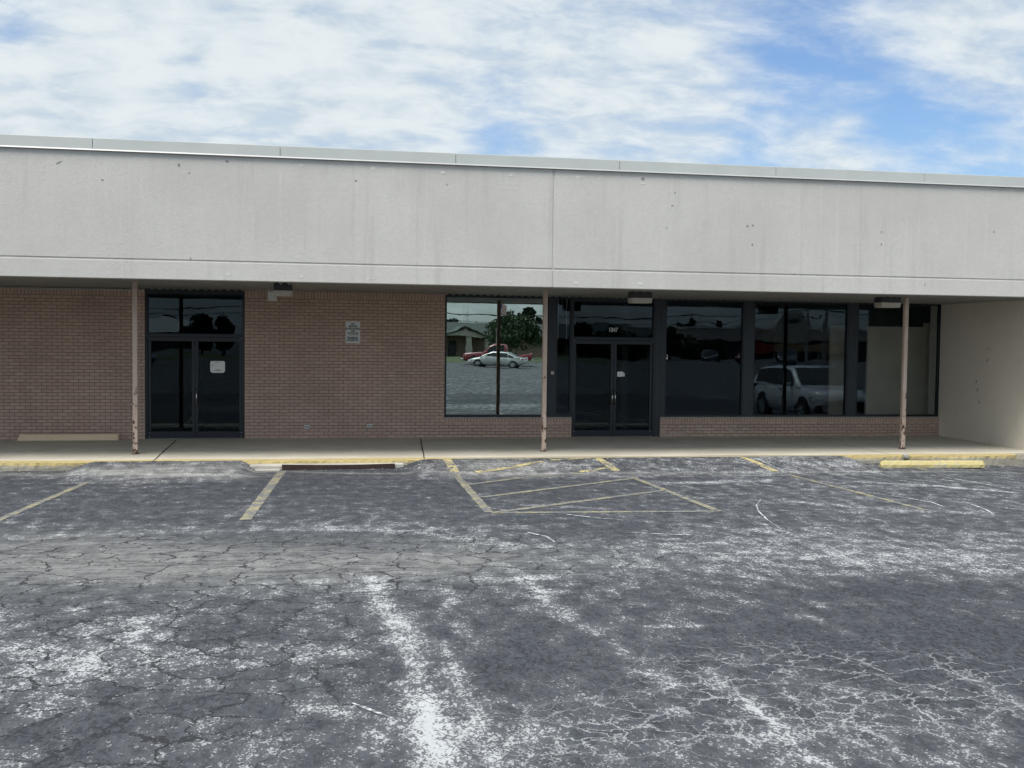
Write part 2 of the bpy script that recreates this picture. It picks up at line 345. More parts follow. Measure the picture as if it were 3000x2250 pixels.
M = dict(
    asphalt=asphalt_mat(),
    line=paint_line_mat('parking_paint', .68), line_new=paint_line_mat('fresh_parking_paint', .52, (.42, .35, .155)), line_old=paint_line_mat('faded_parking_paint', .72, (.21, .19, .105)),
    scratch=paint_line_mat('chalk_scrape', .6, (.42, .42, .415)),
    concrete=concrete_mat('walkway_concrete', (.56, .51, .41), (.66, .61, .50), (.33, .305, .255)),
    apron=concrete_mat('apron_concrete', (.36, .34, .30), (.50, .48, .42), (.12, .11, .10)),
    kerb=kerb_mat(),
    brick=brick_mat('brown_brick', origin=(0, .158)), brick_st=brick_mat('stained_brick', True, origin=(.03, .158)),
    soldier=brick_mat('soldier_brick', soldier=True, origin=(0, 0)),
    stucco=stucco_mat('fascia_stucco', (.515, .499, .462), (.575, .558, .52), .75),
    beige=stucco_mat('beige_stucco', (.76, .70, .60), (.83, .775, .675), .3, .7),
    coping=plain('coping_metal', (.49, .51, .485), .45, .0, .05, 2, 0, .5),
    coping_lip=plain('coping_lip_metal', (.37, .375, .36), .4, .0, .05, 2),
    soffit=plain('soffit_metal', (.27, .27, .255), .5, .0, .12, 2.5),
    frame=plain('dark_bronze_metal', (.005, .010, .018), .42, .0, .15, 4),
    pilaster=plain('bronze_cladding', (.017, .025, .033), .5, .0, .12, 3),
    joint=plain('joint_filler', (.05, .045, .04), .9),
    sill=plain('sill_concrete', (.33, .30, .27), .85, 0, .15, 12),
    glass=glass_mat('dark_glass', .043, (.66, .69, .70), (.66, .86, 1.0), .0016),
    mirror=glass_mat('mirror_film_glass', .46, (.16, .17, .17), (.80, .94, .91), .0010, .5),
    door_glass=glass_mat('door_glass', .032, (.40, .44, .48), (.66, .87, 1.0), .0013),
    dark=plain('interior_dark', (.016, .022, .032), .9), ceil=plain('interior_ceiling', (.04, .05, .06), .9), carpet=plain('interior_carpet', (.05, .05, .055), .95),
    partition=plain('partition_board', (.74, .68, .55), .85, 0, .12, 1.2), white=plain('white_paint', (.72, .72, .70), .5, 0, .06, 9),
    dull=plain('dull_steel', (.16, .165, .17), .5, .3, .06, 20), steel=plain('brushed_steel', (.60, .62, .63), .28, 1.0, .06, 20), black=plain('black_plastic', (.012, .012, .013), .5),
    post=rust_post_mat(), rust=plain('rusted_plate', (.028, .013, .010), .8, .0, .5, 7, .004),
    wheelstop_y=worn_yellow_mat('wheel_stop_yellow', (.46, .385, .155), (.55, .47, .23), (.33, .31, .26), (.48, .45, .37), .54),
    wheelstop_t=worn_yellow_mat('wheel_stop_tan', (.80, .62, .41), (.84, .69, .48), (.30, .29, .24), (.40, .37, .31), .68),
    lens=plain('lamp_lens', (.48, .44, .37), .35, 0, .06, 10), lamp_box=plain('lamp_housing', (.035, .035, .038), .5),
    signw=plain('sign_white', (.66, .68, .68), .4, 0, .06, 8), ink=plain('sign_ink', (.012, .012, .014), .6), greyink=plain('grey_ink', (.25, .25, .26), .7),
    paper=plain('paper', (.80, .82, .80), .7, 0, .04, 10),
    pit=plain('dark_pit', (.25, .24, .225), .95), patchw=plain('plaster_patch', (.61, .60, .575), .8),
    carglass=plain('car_glass', (.010, .012, .014), .05, 0, .02), tyre=plain('tyre_rubber', (.02, .02, .02), .8), rim=plain('alloy_rim', (.62, .63, .64), .35, .3, .05),
    chrome=plain('chrome', (.75, .75, .76), .15, 1.0, .02), redlamp=plain('tail_lamp', (.30, .015, .012), .2), lamp=plain('head_lamp', (.70, .70, .68), .15),
    grass=plain('grass_verge', (.06, .085, .03), .95, 0, .5, 3, .03), roofg=plain('green_shingle', (.045, .060, .054), .85, 0, .25, 5, .01), roofd=plain('dark_fascia_board', (.03, .05, .042), .6),
    tanbrick=plain('tan_brick', (.33, .25, .19), .85, 0, .2, 4), stone=plain('pale_stone', (.45, .42, .37), .85, 0, .25, 5), winfar=plain('far_window_glass', (.02, .025, .03), .1),
    parapet=plain('beige_parapet', (.47, .42, .36), .85, 0, .1, .5), capw=plain('white_cap', (.70, .70, .68), .6), shade=plain('dark_shopfront', (.05, .05, .055), .6), tan=plain('tan_awning', (.42, .27, .14), .7), redp=plain('red_panel', (.30, .035, .03), .6),
    trunk=plain('bark', (.09, .07, .05), .9, 0, .3, 8, .01), pole=plain('grey_pole', (.34, .32, .29), .8, 0, .2, 3), wire=plain('cable', (.01, .01, .011), .7),
    leaf=leaf_mat('leaf_green', (.030, .058, .028), (.070, .108, .055)), leafd=leaf_mat('leaf_dark', (.014, .030, .016), (.036, .060, .030)),
    whiteroof=plain('pale_roof', (.50, .50, .48), .7),
)
def car_paint(name, c, metal=0.0): return plain(name, c, .25, metal, .02, 2, 0, .5, .8)

# ---------------------------------------------------------------- parking lot (one sheet to the horizon)
def px_path(pts): return [on_ground(x, y) for x, y in pts]
def build_lot():
    def axis(lo, a, b, hi, st):
        fine = np.arange(a, b + 1e-6, st)
        l = [a]; s = st
        while l[-1] > lo: s *= 1.35; l.append(l[-1] - s)
        r = [fine[-1]]; s = st
        while r[-1] < hi: s *= 1.35; r.append(r[-1] + s)
        return np.array(l[:0:-1] + list(fine) + r[1:])
    xs = axis(-700, -6.3, 14.1, 700, .05); ys = axis(-700, 4.3, 18.5, 700, .05)
    X, Y = np.meshgrid(xs, ys)
    def ss(a, b, t):
        t = np.clip((t - a) / (b - a), 0, 1); return t * t * (3 - 2 * t)
    Z = np.where(Y > KY, 0, np.where(Y > 0, .006 * (KY - Y), np.where(Y > -35, .1101 * (1 + Y / 35), 0)))
    k = ss(16.9, 18.28, Y) * .142
    a = ss(-4.45, -3.95, X) * (1 - ss(-1.6, -1.22, X)); bb = ss(1.05, 1.6, X) * (1 - ss(9.5, 9.85, X))
    Z = Z + k * np.maximum(a, bb) * (Y < 18.41) - .22 * ss(10.5, 17, X) * (1 - ss(25, 32, X)) * ss(-12, 4, Y)
    wear = np.where(Y < 3, .34, .17); crk = np.where(Y < 12, .30 - .14 * (1 - ss(-1.0, 2.5, X)), .44); dust = np.zeros(X.shape)
    def dist(path):
        d = np.full(X.shape, 1e9)
        for p, q in zip(path[:-1], path[1:]):
            dx, dy = q.x - p.x, q.y - p.y; L = dx * dx + dy * dy + 1e-9
            t = np.clip(((X - p.x) * dx + (Y - p.y) * dy) / L, 0, 1)
            d = np.minimum(d, np.hypot(X - p.x - t * dx, Y - p.y - t * dy))
        return d
    SG = .58
    def stroke(arr, pts, w, s):
        arr += SG * s * np.exp(-(dist(px_path(pts)) / (w * .8)) ** 2)
    def blob(arr, x, y, rx, ry, s):
        c = on_ground(x, y); arr += s * np.exp(-((X - c.x) / (rx * 1.15)) ** 2 - ((Y - c.y) / (ry * 1.5)) ** 2)
    # stall band darker, the aisle in front of it chalkier
    wear += .0 * ss(12.2, 13.4, Y) * (1 - ss(4.5, 7, X)) + .10 * ss(4.0, 8.0, X) * ss(11, 13, Y)
    stroke(wear, [(0, 1575), (700, 1552), (1500, 1548)], .38, .26)
    stroke(wear, [(900, 1540), (1250, 1560), (1500, 1600)], .25, .25)
    blob(wear, 500, 1800, 2.0, .9, .12); blob(wear, 200, 1900, 1.0, .6, .20); blob(wear, 350, 1960, .7, .25, .14); blob(wear, 600, 2150, 2.2, .6, .16); blob(wear, 1650, 2080, 1.2, .6, .10); blob(wear, 2500, 2150, 1.6, .6, .12); blob(wear, 1900, 1640, 2.6, .9, .10)
    for pts, w, s in [([(1080, 1690), (1110, 1760), (1170, 1830), (1215, 1930), (1225, 2020), (1260, 2110), (1290, 2250)], .15, .78),
                      ([(1300, 1880), (1345, 1990), (1390, 2090), (1450, 2250)], .07, .62),
                      ([(1545, 1690), (1600, 1770), (1700, 1830), (1850, 1920), (1960, 1995)], .12, .55),
                      ([(2070, 1950), (2140, 2030), (2270, 2120), (2400, 2240)], .07, .60),
                      ([(1900, 1835), (2060, 1835)], .06, .6), ([(1480, 1700), (1660, 1690)], .10, .35),
                      ([(900, 2070), (1150, 2110)], .05, .5), ([(600, 1960), (900, 1930), (1150, 1880)], .14, .35),
                      ([(1300, 1700), (1330, 1800), (1400, 1900)], .10, .35),
                      ([(2350, 1800), (2700, 1930), (3000, 2060)], .07, .38), ([(2300, 1750), (2500, 1775)], .08, .35),
                      ([(1950, 1415), (2250, 1408)], .22, .55), ([(2520, 1412), (2760, 1425), (2950, 1440)], .16, .5),
                      ([(1560, 1480), (1760, 1490)], .18, .35), ([(2330, 1470), (2640, 1495), (2900, 1500)], .22, .42),
                      ([(2000, 1540), (2400, 1560)], .3, .2), ([(560, 2120), (760, 2110)], .06, .3)]:
        stroke(wear, pts, w, s)
    blob(wear, 2900, 1640, 1.3, .7, .22); blob(wear, 2500, 1580, 2.0, .6, .16); blob(wear, 2050, 1660, 1.6, .7, .12)
    blob(wear, 2650, 1730, .9, .22, -.32); blob(wear, 2700, 1900, 1.1, .55, -.30); blob(wear, 1900, 2050, 1.1, .6, -.12)
    blob(wear, 1450, 1950, .45, .35, -.15); blob(wear, 700, 1840, .5, .25, -.2); blob(wear, 300, 2120, 1.0, .35, -.14)
    blob(wear, 950, 1440, 2.2, .8, -.08)
    # smooth grey dusty patch with dark alligator cracks, left middle
    blob(dust, 450, 1650, 2.6, .75, .55); blob(dust, 1250, 1650, 1.6, .45, .35); blob(dust, 80, 1600, 1.2, .6, .3)
    wear -= .2 * np.clip(dust, 0, 1); wear += .16 * np.maximum(a, bb) * (Y > 16.6)
    # gutter along the kerb, tan silt on the ramps
    stroke(dust, [(0, 1390), (420, 1388), (700, 1392)], .30, .75); stroke(dust, [(640, 1372), (830, 1380), (1000, 1386), (1500, 1389), (2400, 1382), (2990, 1386)], .13, .85)
    blob(dust, 500, 1378, 1.0, .4, .65); blob(dust, 1480, 1372, .8, .4, .7)
    # cracks: 0 = open dark, .47 = closed, 1 = chalk filled
    for x, y, rx, ry, s in [(600, 1640, 3.0, .95, -.60), (150, 1800, 1.6, .8, -.45), (500, 1950, 1.5, .5, -.18), (1450, 1640, 1.0, .5, -.3), (700, 2150, 1.0, .4, -.2),
                            (2750, 2000, 1.1, .75, .62), (2250, 2050, 1.0, .6, .45), (1950, 1900, .9, .5, .26), (1700, 2150, 1.0, .4, .4), (1250, 1850, .5, .7, .15), (1350, 2180, .9, .4, .34)]:
        blob(crk, x, y, rx, ry, s)
    nx, ny = len(xs), len(ys)
    me = bpy.data.meshes.new('parking_lot')
    co = np.stack([X, Y, Z], -1).reshape(-1, 3).astype(np.float32)
    i = np.arange(ny - 1)[:, None] * nx + np.arange(nx - 1)[None, :]
    q = np.stack([i, i + 1, i + nx + 1, i + nx], -1).reshape(-1).astype(np.int32); nf = len(q) // 4
    me.vertices.add(len(co)); me.vertices.foreach_set('co', co.ravel())
    me.loops.add(len(q)); me.loops.foreach_set('vertex_index', q)
    me.polygons.add(nf); me.polygons.foreach_set('loop_start', np.arange(0, nf * 4, 4, dtype=np.int32)); me.polygons.foreach_set('loop_total', np.full(nf, 4, np.int32))
    me.polygons.foreach_set('use_smooth', np.ones(nf, bool))
    me.update(calc_edges=True); me.validate()
    at = me.color_attributes.new('wear', 'FLOAT_COLOR', 'POINT')
    rgba = np.stack([np.clip(wear, -1, 2), np.clip(crk, 0, 1), np.clip(dust, 0, 1), np.ones_like(wear)], -1).astype(np.float32)
    at.data.foreach_set('color', rgba.ravel())
    me.materials.append(M['asphalt'])
    o = bpy.data.objects.new('parking_lot', me); COL.objects.link(o); o['kind'] = 'structure'
    return o
lot = build_lot()

def strip(path, w, mat, name='painted_line', lift=.005, w2=None):
    P = [Vector(p) for p in path]; dense = []
    for a, b in zip(P[:-1], P[1:]):
        n = max(1, int((b - a).length / .12))
        dense += [a.lerp(b, i / n) for i in range(n)]
    dense.append(P[-1]); mb = MB(); n = len(dense); vs = []
    for i, p in enumerate(dense):
        d = (dense[min(i + 1, n - 1)] - dense[max(i - 1, 0)]); d.z = 0; d.normalize(); s = Vector((d.y, -d.x, 0))
        ww = (w if w2 is None else w + (w2 - w) * math.sin(math.pi * i / (n - 1))) / 2 * (1 + .12 * math.sin(i * 1.7) * math.sin(i * .61))
        for k in (-1, 0, 1):
            q = p + s * ww * k; vs.append((q.x, q.y, gz(q.x, q.y) + lift))
    mb.add(vs, [f for i in range(n - 1) for f in ((i * 3, i * 3 + 1, i * 3 + 4, i * 3 + 3), (i * 3 + 1, i * 3 + 2, i * 3 + 5, i * 3 + 4))])
    return mb.build(name, mat, lot, fix=False)
G = on_ground
def gp(X, Y): return Vector((X, Y, 0))
strip([gp(-3.72, 16.75), gp(-4.02, 12.6)], .10, M['line'])
strip([gp(-.86, 17.9), gp(-1.06, 13.0)], .14, M['line'])
def lot_pt(x, y):
    p = on_ground(x, y)
    if p.y > KY - .06:
        v = ray(x, y); q = EYE + v * ((EYE.z - .14) / -v.z); p = Vector((q.x, min(q.y, KY - .05), 0))
    return p
def ln(pts, w, mat): strip([lot_pt(*p) for p in pts], w, mat)
ln([(1308, 1346), (1333, 1384)], .15, M['line_new']); ln([(1336, 1390), (1432, 1501)], .12, M['line'])
ln([(1740, 1340), (1806, 1380)], .15, M['line_new']); ln([(1846, 1396), (2108, 1499)], .11, M['line'])
ln([(2172, 1340), (2272, 1381)], .14, M['line_new']); ln([(2318, 1393), (2716, 1496)], .10, M['line'])
ln([(1440, 1503), (2104, 1498)], .12, M['line_old'])
ln([(1372, 1420), (1560, 1396), (1700, 1388)], .12, M['line_old']); ln([(1412, 1457), (1855, 1402)], .12, M['line_old']); ln([(1450, 1502), (1945, 1437)], .12, M['line_old'])
ln([(1395, 1384), (1500, 1369), (1590, 1352)], .12, M['line_new']); ln([(1612, 1348), (1722, 1338)], .10, M['line_new']); ln([(1700, 1383), (1778, 1371)], .11, M['line_new'])
ln([(2690, 1372), (2718, 1379)], .10, M['line'])
for pts, w in [([(2230, 1463), (2216, 1480), (2222, 1498), (2250, 1525), (2290, 1550)], .022), ([(2555, 1445), (2650, 1458), (2730, 1472), (2768, 1486)], .035), ([(2720, 1460), (2830, 1472), (2890, 1494), (2910, 1506), (2880, 1509)], .04),
               ([(2720, 1392), (2850, 1412), (2980, 1436)], .045), ([(2200, 1342), (2250, 1358), (2310, 1385)], .03), ([(1600, 1500), (1750, 1518), (1820, 1523)], .03), ([(1290, 1480), (1400, 1483), (1530, 1502)], .025),
               ([(1545, 1560), (1600, 1572), (1625, 1588)], .04), ([(1830, 1560), (2100, 1572)], .03), ([(1220, 2040), (1270, 2063)], .02), ([(1030, 2060), (1150, 2105)], .03)]:
    strip([lot_pt(*p) for p in pts], w * .5, M['scratch'], 'chalk_scrape', .004, w)

# ---------------------------------------------------------------- walkway
WB, KT = .158, .146
def wz(Y): return KT + (WB - KT) * (Y - KY) / (WY - KY)
mb = MB()
for X0, X1 in ((-30, -3.5), (-3.5, 2.0), (2.0, 8.0), (8.0, 30)):
    mb.quad((X0, KY + .02, wz(KY)), (X1, KY + .02, wz(KY)), (X1, 22.9, wz(22.9)), (X0, 22.9, wz(22.9)))
walk = mb.build('walkway', M['concrete']); walk['kind'] = 'structure'
mb = MB(); xs_ = np.arange(-30, 30, .06)
prof = lambda x: [(KY - .02 + .012 * math.sin(x * 5.1) * math.sin(x * 2.3) + rnd.uniform(-.006, .006), -.1), (KY - .015 + rnd.uniform(-.008, .006), .05), (KY + .01 * math.sin(x * 3.3) + rnd.uniform(-.012, .008), KT - .012 + rnd.uniform(-.010, .006)), (KY + .04, wz(KY) + .004), (KY + .18 + .03 * math.sin(x * 1.9), wz(KY + .18) + .004)]
vs = []
for x in xs_: vs += [(x, y, z) for y, z in prof(x)]
mb.add(vs, [(i * 5 + j, i * 5 + j + 5, i * 5 + j + 6, i * 5 + j + 1) for i in range(len(xs_) - 1) for j in range(4)])
mb.build('kerb', M['kerb'], walk)
for (x0, y0), (x1, y1) in (((517, 1289), (449, 1351)), ((1232, 1283), (1243, 1344)), ((2470, 1302), (2600, 1330))):
    def wp(x, y):
        v = ray(x, y); t = (EYE.z - .17) / -v.z; q = EYE + v * t
        for _ in range(4): t = (EYE.z - wz(q.y)) / -v.z; q = EYE + v * t
        return q
    a, b = wp(x0, y0), wp(x1, y1); a.y = min(a.y, WY - .01); d = (b - a); s = Vector((-d.y, d.x, 0)).normalized() * (.011 if x0 < 2000 else .004)
    n = 14; mb = MB(); vs = []
    for i in range(n + 1):
        p = a.lerp(b, i / n) + s * rnd.uniform(-.5, .5); p.z = wz(p.y) + .005; vs += [p - s, p + s]
    mb.add(vs, [(2 * i, 2 * i + 1, 2 * i + 3, 2 * i + 2) for i in range(n)]); mb.build('expansion_joint', M['joint'], walk, fix=False)

# ---------------------------------------------------------------- shop building
shop = tag(empty('shop_building', (2.5, WY, WB)), 'long low shop building of brown brick with dark glass and deep grey canopy', 'building')
def part(mb, name, mat, parent=shop, **k):
    o = mb.build(name, mat, parent, **k)
    q = parent
    off = Vector((0, 0, 0))
    while q: off += q.location; q = q.parent
    o.location = -off if o.type == 'MESH' else o.location
    return o
SZ = 3.252                                     # soffit height at the wall
FZ0, FZG, FZC, FZT = 3.201, 3.514, 5.258, 5.452
XL, XR = -14.0, 27.0
JX = wx(1621, 700, FY)
# fascia: two panels each side of the vertical joint, groove between band and field
for X0, X1 in ((XL, JX - .012), (JX + .012, XR)):
    mb = MB(); mb.box(X0, X1, FY, FY + .22, FZ0, FZG - .014); part(mb, 'fascia', M['stucco'], bevel=.006)
    mb = MB(); mb.box(X0, X1, FY + .006, FY + .22, FZG + .014, FZC + .04); part(mb, 'fascia', M['stucco'], bevel=.006)
mb = MB(); mb.box(XL, XR, FY + .017, FY + .20, FZ0 + .01, FZC); part(mb, 'fascia_backing', M['stucco'])
mb = MB(); cj = [XL] + [wx(x, 470, FY) for x in (272, 821, 1335, 1815, 2273, 2708)] + [XR]
for a, b in zip(cj[:-1], cj[1:]): mb.box(a + .004, b - .004, FY - .022, FY + .26, FZC + .02, FZT)
part(mb, 'coping', M['coping'], bevel=.004)
mb = MB(); mb.prism_x([(FY - .036, FZC - .004), (FY - .021, FZC + .022), (FY - .001, FZC + .022), (FY - .001, FZC)], XL, XR); part(mb, 'coping_lip', M['coping_lip'])
mb = MB(); mb.box(XL, XR, FY + .22, 46, 5.21, 5.3); part(mb, 'roof', M['whiteroof'])
# marks on the fascia: bolt pits, old sign patches
def fmark(x, y, w, h, mat, rot=0):
    p = on_wall(x, y, FY); mb = MB(); n = 9
    pts = [(math.cos(2 * math.pi * i / n) * w / 2 * rnd.uniform(.75, 1.15), math.sin(2 * math.pi * i / n) * h / 2 * rnd.uniform(.75, 1.15)) for i in range(n)]
    pts = [(p.x + a * math.cos(rot) - b * math.sin(rot), p.z + a * math.sin(rot) + b * math.cos(rot)) for a, b in pts]
    yb = FY if p.z < FZG else FY + .006
    mb.prism(pts, yb - .003, yb + .002); return mb
fas = [o for o in shop.children if o.name.startswith('fascia')][1]
def put_mark(x, y, w, h, mat, rot=0):
    o = fmark(x, y, w * .85, h * .8, mat, rot).build('wall_scar', M[mat], fas); o.location = (0, 0, 0); return o
for a in [(172, 476, .13, .03, 'pit', .5), (300, 527, .05, .04, 'pit'), (524, 483, .06, .07, 'pit'), (665, 472, .07, .05, 'pit'), (555, 506, .03, .04, 'pit'), (1043, 529, .04, .05, 'pit'), (1310, 541, .03, .03, 'pit'),
          (1884, 524, .07, .07, 'pit'), (1970, 602, .05, .03, 'pit'), (1978, 564, .03, .03, 'pit'), (2190, 662, .05, .045, 'pit'), (2206, 660, .04, .05, 'pit'), (2204, 716, .04, .05, 'pit'), (2583, 679, .04, .04, 'pit'), (2583, 716, .04, .05, 'pit'), (2912, 679, .04, .05, 'pit'),
          (1954, 667, .02, .05, 'pit'), (2328, 803, .015, .06, 'pit'), (558, 758, .02, .07, 'pit'), (2710, 833, .02, .08, 'pit', -.4), (2025, 849, .05, .02, 'pit'),
          (882, 484, .09, .07, 'patchw'), (1092, 494, .09, .07, 'patchw'), (1297, 505, .09, .08, 'patchw'), (1496, 513, .08, .08, 'patchw'), (1693, 519, .09, .09, 'patchw'), (1884, 538, .10, .04, 'patchw'),
          (669, 804, .07, .05, 'patchw'), (884, 811, .06, .06, 'patchw'), (1094, 817, .08, .04, 'patchw'), (1495, 826, .06, .05, 'patchw'), (1688, 829, .08, .06, 'patchw'), (1876, 831, .09, .06, 'patchw')]:
    put_mark(*a)
# soffit: ribbed metal sheet
mb = MB(); xs_ = np.arange(XL, XR, .05); vs = []
for i, x in enumerate(xs_):
    z = SZ - (.045 if (i // 1) % 3 == 0 else 0.0); vs += [(x, FY + .2, z + .004), (x, 22.7, z)]
mb.add(vs, [(2 * i, 2 * i + 2, 2 * i + 3, 2 * i + 1) for i in range(len(xs_) - 1)]); part(mb, 'soffit', M['soffit'], fix=False)
Xd0, Xd1 = wx(424), wx(717)                    # left doorway
Xm0 = wx(1303)
Xk1, Xk2, Xc = wx(1674, 1250), wx(1934, 1250), 13.93
SOL = .135
def wallbox(x0, x1, z0, z1, mat=None, name='brick_wall', y0=WY, y1=WY + .25):
    mb = MB(); mb.box(x0, x1, y0, y1, z0, z1); return part(mb, name, mat or M['brick'])
wallbox(XL, Xd0, WB - .1, SZ - .17); wallbox(Xd1, Xm0, WB - .1, SZ - .17)
wallbox(XL, Xd0, SZ - .17, SZ + .02, M['soldier'], 'soldier_course'); wallbox(Xd1, Xm0, SZ - .17, SZ + .02, M['soldier'], 'soldier_course')
KZ = on_wall(1500, 1226, WY).z
for x0, x1, mt in ((Xm0 + .004, Xk1, 'brick'), (Xk2, Xc, 'brick_st')):
    wallbox(x0, x1, WB - .1, KZ - .085, M[mt], 'brick_wall'); wallbox(x0, x1, KZ - .085, KZ, M['soldier'], 'soldier_course')
    mb = MB(); mb.box(x0 - .002, x1 + .002, WY - .006, WY + .26, KZ, KZ + .03); part(mb, 'sill', M['sill'])
mb = MB(); mb.box(XL, Xd0, WY - .045, WY, SZ - .075, SZ - .046); part(mb, 'soffit_trim', M['coping_lip'])
# return wall on the right
mb = MB(); mb.box(Xc, Xc + 6, 18.98, 22.7, -.05, SZ + .04); part(mb, 'side_wall', M['beige'])
for x, y, s in [(2896, 1022, .02), (2893, 1055, .03), (2860, 1117, .03), (2864, 1142, .03), (2869, 1178, .03)]:
    v = ray(x, y); q = EYE + v * (Xc / v.x); mb = MB(); mb.box(Xc - .004, Xc + .004, q.y - s * .5, q.y + s * .5, q.z - s, q.z + s); part(mb, 'wall_scar', M['pit'])
# header above the glazing
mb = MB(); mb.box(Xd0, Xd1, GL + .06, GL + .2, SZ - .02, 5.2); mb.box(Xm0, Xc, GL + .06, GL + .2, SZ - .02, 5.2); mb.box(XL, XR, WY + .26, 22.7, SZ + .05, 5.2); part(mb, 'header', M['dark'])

def bars(x0, x1, z0, z1, w, y0, y1, wt=None, wb=None):
    wt = wt or w; wb = wb or w; mb = MB()
    mb.box(x0, x1, y0, y1, z0, z0 + wb); mb.box(x0, x1, y0, y1, z1 - wt, z1)
    mb.box(x0, x0 + w, y0, y1, z0 + wb, z1 - wt); mb.box(x1 - w, x1, y0, y1, z0 + wb, z1 - wt); return mb
def sheet(x0, x1, z0, z1, y=GL): return MB().quad((x0, y, z0), (x1, y, z0), (x1, y, z1), (x0, y, z1))
def window(x0, x1, z0, z1, glass, mulls=(), w=.035, wt=None, wb=None, name='window'):
    fr = part(bars(x0, x1, z0, z1, w, GL - .05, GL + .05, wt, wb), name, M['frame'], bevel=.003)
    edges = [x0 + w] + sum([[m - .026, m + .026] for m in mulls], []) + [x1 - w]
    for m in mulls:
        mb = MB(); mb.box(m - .026, m + .026, GL - .045, GL + .05, z0 + (wb or w), z1 - (wt or w)); mb.build('mullion', M['frame'], fr)
    for a, b in zip(edges[::2], edges[1::2]): sheet(a, b, z0 + (wb or w), z1 - (wt or w)).build('pane', glass, fr, fix=False)
    return fr
gx = lambda x: wx(x, 1050, GL)
ZB = KZ + .03
window(gx(1303), gx(1603), ZB, SZ - .02, M['mirror'], (), .032, .06, .05)
window(gx(1627), gx(1672), ZB, SZ - .02, M['glass'], (), .03, .05, .06)
window(gx(1946), gx(2175), ZB, SZ - .02, M['glass'], (), .03, .05, .045)
window(gx(2204), gx(2480), ZB, SZ - .02, M['glass'], (), .03, .05, .045)
window(gx(2507), Xc - .01, ZB, SZ - .02, M['glass'], (), .03, .05, .045)
for a, b, z0 in ((1603, 1627, ZB), (1917, 1946, WB), (2175, 2204, ZB), (2480, 2507, ZB)):
    mb = MB(); x1_ = gx(b) - .001
    if a == 1917: x1_ = min(x1_, Xk2 - .003); mb.box(x1_, gx(b) - .001, GL - .06, GL + .08, ZB, SZ - .01)
    mb.box(gx(a) + .001, x1_, GL - .06, GL + .08, z0, SZ - .01); part(mb, 'pilaster', M['pilaster'], bevel=.004)
def doorway(x0, x1, px0, pxm, px1, transom_px, glass, dz, handles, single):
    jam = .045; z1 = SZ - .02; tz = on_wall(px0 + 30, dz[0], GL).z; lz = WB + .012
    mb = MB(); mb.box(x0, x0 + jam, GL - .06, GL + .06, WB, z1); mb.box(x1 - jam, x1, GL - .06, GL + .06, WB, z1)
    mb.box(x0 + jam, x1 - jam, GL - .06, GL + .06, z1 - .09, z1); mb.box(x0 + jam, x1 - jam, GL - .06, GL + .06, tz - .055, tz)
    part(mb, 'door_frame', M['frame'], bevel=.003)
    mb = MB(); mb.box(x0 + jam, x1 - jam, GL - .07, GL + .07, WB - .01, WB + .012); part(mb, 'threshold', M['dull'])
    tr = bars(x0 + jam, x1 - jam, tz, z1 - .09, .012, GL - .03, GL + .03)
    if transom_px: tr.box(gx(transom_px) - .03, gx(transom_px) + .03, GL - .034, GL + .034, tz + .012, z1 - .102)
    fr = part(tr, 'transom', M['frame'])
    sheet(x0 + jam + .012, x1 - jam - .012, tz + .012, z1 - .102).build('pane', glass, fr, fix=False)
    xm = gx(pxm)
    for k, (a, b) in enumerate(((x0 + jam + .004, xm - .003), (xm + .003, x1 - jam - .004))):
        d = part(bars(a, b, lz, tz - .06, .062, GL - .03, GL + .03, .085, .125), 'door', M['frame'], bevel=.003)
        sheet(a + .062, b - .062, lz + .125, tz - .145).build('pane', glass, d, fix=False)
        mb = MB(); mb.box(a + .02, b - .02, GL - .038, GL - .0305, lz + .128, lz + .136); mb.build('glazing_bead', M['pilaster'], d)
        hx = b - .03 if k == 0 else a + .03
        if handles[k]:
            mb = MB(); h0, h1 = WB + .72, WB + 1.02
            mb.tube([(hx, GL - .085, h0), (hx, GL - .085, h1)], .013, 10); mb.tube([(hx, GL - .03, h0 + .03), (hx, GL - .085, h0 + .03)], .009, 8); mb.tube([(hx, GL - .03, h1 - .03), (hx, GL - .085, h1 - .03)], .009, 8)
            mb.build('handle', M['steel'], d, smooth=True)
            mb = MB(); mb.box(hx - .028, hx + .028, GL - .0335, GL - .0302, h0 - .03, h1 + .03); mb.build('push_plate', M['black'], d)
        ox = a + .02 if k == 0 else b - .02
        mb = MB(); mb.box(ox - .028, ox + .028, GL - .045, GL - .031, lz + .095, lz + .113); mb.build('pivot', M['dull'], d)
        mb = MB(); mb.tube([(ox, GL - .045, lz), (ox, GL - .045, lz + .05)], .014, 8); mb.build('hinge', M['dull'], d); mb = MB(); mb.tube([(ox, GL - .045, tz - .10), (ox, GL - .045, tz - .055)], .012, 8); mb.build('hinge', M['dull'], d)
        dd = d
    return tz, xm
tz1, xm1 = doorway(Xd0 + .003, Xd1 - .003, 424, 572, 717, None, M['door_glass'], (978,), (0, 1), True)
tz2, xm2 = doorway(gx(1672) + .001, gx(1917), 1672, 1797, 1917, None, M['door_glass'], (988,), (1, 1), False)
mb = MB(); mb.box(wx(1832, 950, 22.7) - .07, wx(1832, 950, 22.7) + .07, 22.7, 22.8, WB, SZ); part(mb, 'inner_post', M['black'])
